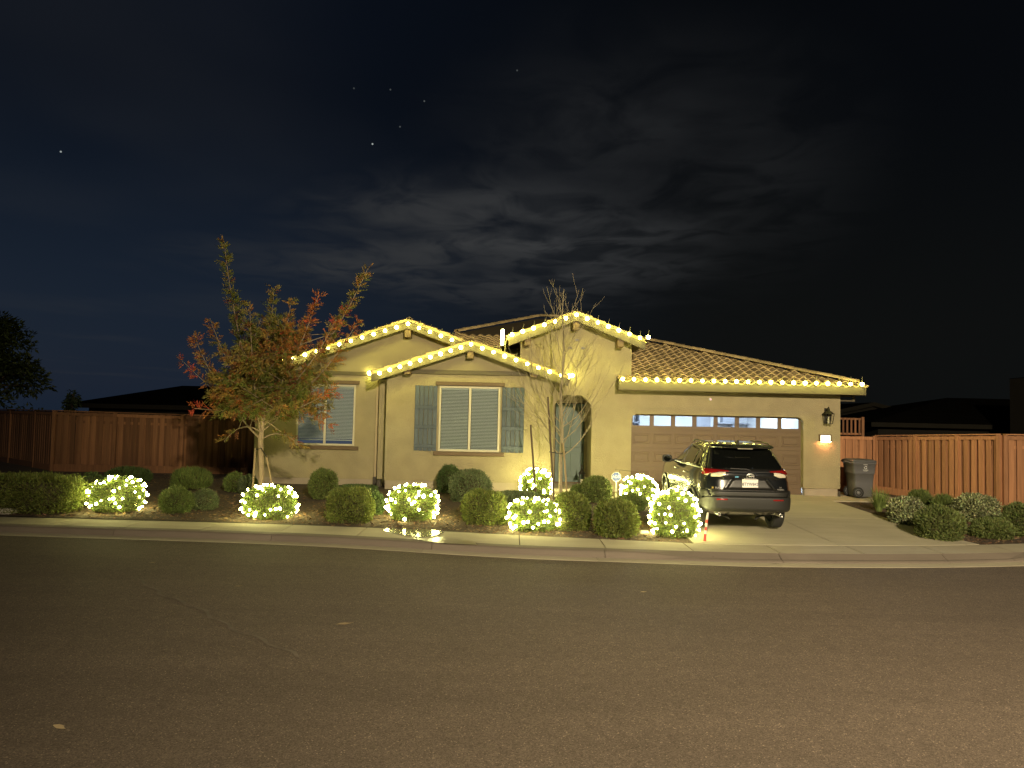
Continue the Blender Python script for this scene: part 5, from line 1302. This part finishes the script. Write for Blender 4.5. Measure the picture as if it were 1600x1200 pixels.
    # bumper in grey plastic wrapping to the rear wheels
    zb = lambda a: .0
    aw = a_side(.52, .6); ac = a_at(.80, .7)
    put('rear_bumper', patch([(-aw, .53), (-ac, .43), (0, .405), (ac, .43), (aw, .53)], [(-aw, .60), (-ac * 1.0, .70), (-a_at(.70, .75), .705), (0, .70), (a_at(.70, .75), .705), (ac * 1.0, .70), (aw, .60)], WR, .030, .05, 60, 10), MT['car_plastic'])
    put('bumper_step', patch([(-.74, .715), (.74, .715)], [(-.79, .808), (.79, .808)], RE, .020, .04, 26, 4), MT['car_plastic'])
    for sx in (-1, 1):
        put('bumper_corner', patch([(sx * a_at(.755, .7), .715), (sx * a_at(.86, .7), .69), (sx * a_side(.40, .6), .60)], [(sx * a_at(.80, .8), .825), (sx * a_at(.88, .8), .79), (sx * a_side(.40, .6), .62)], WR, .022, .04, 12, 4), MT['car_plastic'])
        put('reflector', patch([(sx * .44, .645), (sx * .68, .645)], [(sx * .44, .672), (sx * .70, .672)], RE, .036, .02, 8, 2), MT['red_lens'])
        put('exhaust', MB().lathe([(.024, .30), (.024, .045), (.030, .035), (.036, .045), (.036, .30)], (sx * .60, 0, .375), 'y', 16).lathe([(.001, .12), (.024, .12)], (sx * .60, 0, .375), 'y', 16, 0), MT['chrome'])
        put('exhaust_bore', MB().lathe([(.001, .10), (.0235, .10)], (sx * .60, 0, .375), 'y', 16), MT['car_black'])
    put('tow_cover', patch([(.16, .40), (.30, .40)], [(.16, .44), (.30, .44)], RE, .034, .01, 4, 2), MT['car_black'])
    # sides: arches, sills, windows, handles, mirrors
    for sx in (-1, 1):
        for yw in (.97, 3.66):
            lo_ = [(yw + .392 * math.cos(w), .345 + .392 * math.sin(w)) for w in np.linspace(math.radians(-16), math.radians(196), 26)]
            hi_ = [(yw + (.465 + .0 * math.sin(w)) * math.cos(w), .345 + .465 * math.sin(w)) for w in np.linspace(math.radians(-16), math.radians(196), 26)]
            put('wheel_arch', patch(lo_, hi_, SD(sx), .022, .05, 30, 3), MT['car_plastic'])
        put('sill', patch([(1.40, .25), (3.24, .25)], [(1.40, .42), (3.24, .42)], SD(sx), .018, .04, 16, 3), MT['car_plastic'])
        put('door_trim', patch([(1.46, .47), (3.18, .47)], [(1.46, .50), (3.18, .50)], SD(sx), .012, .02, 16, 1), MT['car_plastic'])
        wn = []
        put('side_window', patch([(2.02, 1.19), (3.10, 1.17)], [(2.08, 1.56), (2.42, 1.555)], SD(sx), .005, .01, 12, 8), MT['car_glass'])
        put('side_window', patch([(1.16, 1.20), (1.97, 1.19)], [(1.20, 1.55), (2.02, 1.56)], SD(sx), .005, .01, 12, 8), MT['car_glass'])
        put('side_window', patch([(.70, 1.22), (1.10, 1.20)], [(.88, 1.51), (1.14, 1.545)], SD(sx), .005, .01, 8, 8), MT['car_glass'])
        put('window_trim', patch([(.62, 1.195), (3.16, 1.15)], [(.64, 1.212), (3.14, 1.168)], SD(sx), .010, .012, 24, 1), MT['chrome'])
        put('window_trim', patch([(.66, 1.22), (.84, 1.515), (1.2, 1.565), (2.4, 1.572)], [(.63, 1.22), (.82, 1.532), (1.2, 1.582), (2.44, 1.586)], SD(sx), .009, .012, 30, 1), MT['car_black'])
        for ya, yb in ((1.46, 1.62), (2.38, 2.54)):
            put('door_handle', MB().tube([(sx * (sidex(ya, 1.03) + .005), ya, 1.03), (sx * (sidex(ya, 1.03) + .035), ya + .02, 1.035), (sx * (sidex(yb, 1.03) + .035), yb - .02, 1.035), (sx * (sidex(yb, 1.03) + .005), yb, 1.03)], .013, 6), MT['chrome'])
        for y in (1.13, 2.0, 3.02):
            put('door_gap', patch([(y, .46), (y + .008, .46)], [(y, 1.17), (y + .008, 1.17)], SD(sx), .0016, .004, 1, 10), MT['car_black'])
        mr_ = MB(); mx, my, mz_ = sx * 1.05, 2.86, 1.20
        loft(mr_, [rr(.085, .02, .018, 0), ] , False, False) if False else None
        prof = []
        for yy, sc in ((-.045, .80), (-.04, .95), (0, 1.0), (.05, .86), (.085, .5)):
            prof.append([(mx + sc * .115 * math.copysign(abs(math.cos(w)) ** .6, math.cos(w)), my + yy, mz_ + sc * .085 * math.copysign(abs(math.sin(w)) ** .6, math.sin(w))) for w in np.linspace(0, 2 * PI, 21)[:-1]])
        loft(mr_, prof); mo = put('mirror', mr_, MT['car_black'])
        put('arm', MB().tube([(sx * .84, 2.90, 1.17), (sx * .98, 2.88, 1.16)], .024, 8), MT['car_black'], mo)
        put('mirror_glass', MB().add([(mx + .085 * math.cos(w), my - .047, mz_ + .062 * math.sin(w)) for w in np.linspace(0, 2 * PI, 17)[:-1]], [tuple(range(16))]), MT['car_glass'], mo)
        put('roof_rail', MB().tube([(sx * .605, .78, 1.645), (sx * .615, .88, 1.675), (sx * .615, 1.3, 1.692), (sx * .615, 2.0, 1.68), (sx * .60, 2.18, 1.635)], [.015, .014, .013, .013, .015], 8), MT['car_black'])
        # wheels
        for yw in (.97, 3.66):
            wx = sx * .79
            tw = put('wheel', MB().lathe([(.22, wx - sx * .10), (.31, wx - sx * .11), (.338, wx - sx * .095), (.345, wx - sx * .05), (.345, wx + sx * .05), (.338, wx + sx * .095), (.31, wx + sx * .112), (.235, wx + sx * .108), (.225, wx + sx * .09)], (0, yw, .345), 'x', 40), MT['rubber'])
            rmx = MB().lathe([(.226, wx - sx * .1), (.232, wx + sx * .10), (.222, wx + sx * .108), (.212, wx + sx * .09), (.205, wx + sx * .03)], (0, yw, .345), 'x', 36)
            for k in range(5):
                for dlt in (-.16, .16):
                    w = k * 2 * PI / 5 + .3; w1 = w + dlt
                    rmx.tube([(wx + sx * .088, yw + .04 * math.cos(w), .345 + .04 * math.sin(w)), (wx + sx * .092, yw + .13 * math.cos(w + dlt * .8), .345 + .13 * math.sin(w + dlt * .8)), (wx + sx * .092, yw + .215 * math.cos(w1), .345 + .215 * math.sin(w1))], [.022, .017, .015], 6)
            rmx.lathe([(.001, wx + sx * .105), (.04, wx + sx * .102), (.055, wx + sx * .08)], (0, yw, .345), 'x', 16)
            put('rim', rmx, MT['alloy'], tw); put('brake_disc', MB().lathe([(.001, wx + sx * .02), (.20, wx + sx * .02), (.205, wx - sx * .02)], (0, yw, .345), 'x', 24), MT['car_black'], tw)
    fin = MB(); vs = [(-.02, .86, 1.672), (.02, .86, 1.672), (.028, 1.06, 1.68), (-.028, 1.06, 1.68), (-.006, .86, 1.745), (.006, .86, 1.745), (.008, .93, 1.735), (-.008, .93, 1.735)]
    fin.add(vs, [(0, 1, 5, 4), (1, 2, 6, 5), (2, 3, 7, 6), (3, 0, 4, 7), (4, 5, 6, 7)]); put('antenna_fin', fin, MT['car_black'])
    put('windscreen', patch([(-.74, 1.20), (.74, 1.20)], [(-.58, 1.57), (.58, 1.57)], lambda x, z, o: (x, (par(z)[0] + par(z)[1]) - reary(x, z) + o, z), .005, .01, 18, 8), MT['car_glass'])
    for sx in (-1, 1): put('headlamp', patch([(sx * .50, .86), (sx * .80, .90)], [(sx * .50, .95), (sx * .82, 1.0)], lambda x, z, o: (x, (par(z)[0] + par(z)[1]) - reary(x, z) + o, z), .006, .02, 10, 3), MT['clear_lens'])
    put('grille', patch([(-.42, .42), (.42, .42)], [(-.48, .80), (.48, .80)], lambda x, z, o: (x, (par(z)[0] + par(z)[1]) - reary(x, z) + o, z), .008, .02, 12, 4), MT['car_black'])
    # underbody: axle, silencer and cross pipe seen below the bumper
    put('exhaust_pipe', MB().tube([(-.60, .29, .375), (-.45, .60, .33), (.45, .60, .33), (.60, .29, .375)], .030, 8), MT['steel'])
    put('axle', MB().tube([(-.70, .97, .33), (.70, .97, .33)], .05, 8), MT['car_black'])
build_car()
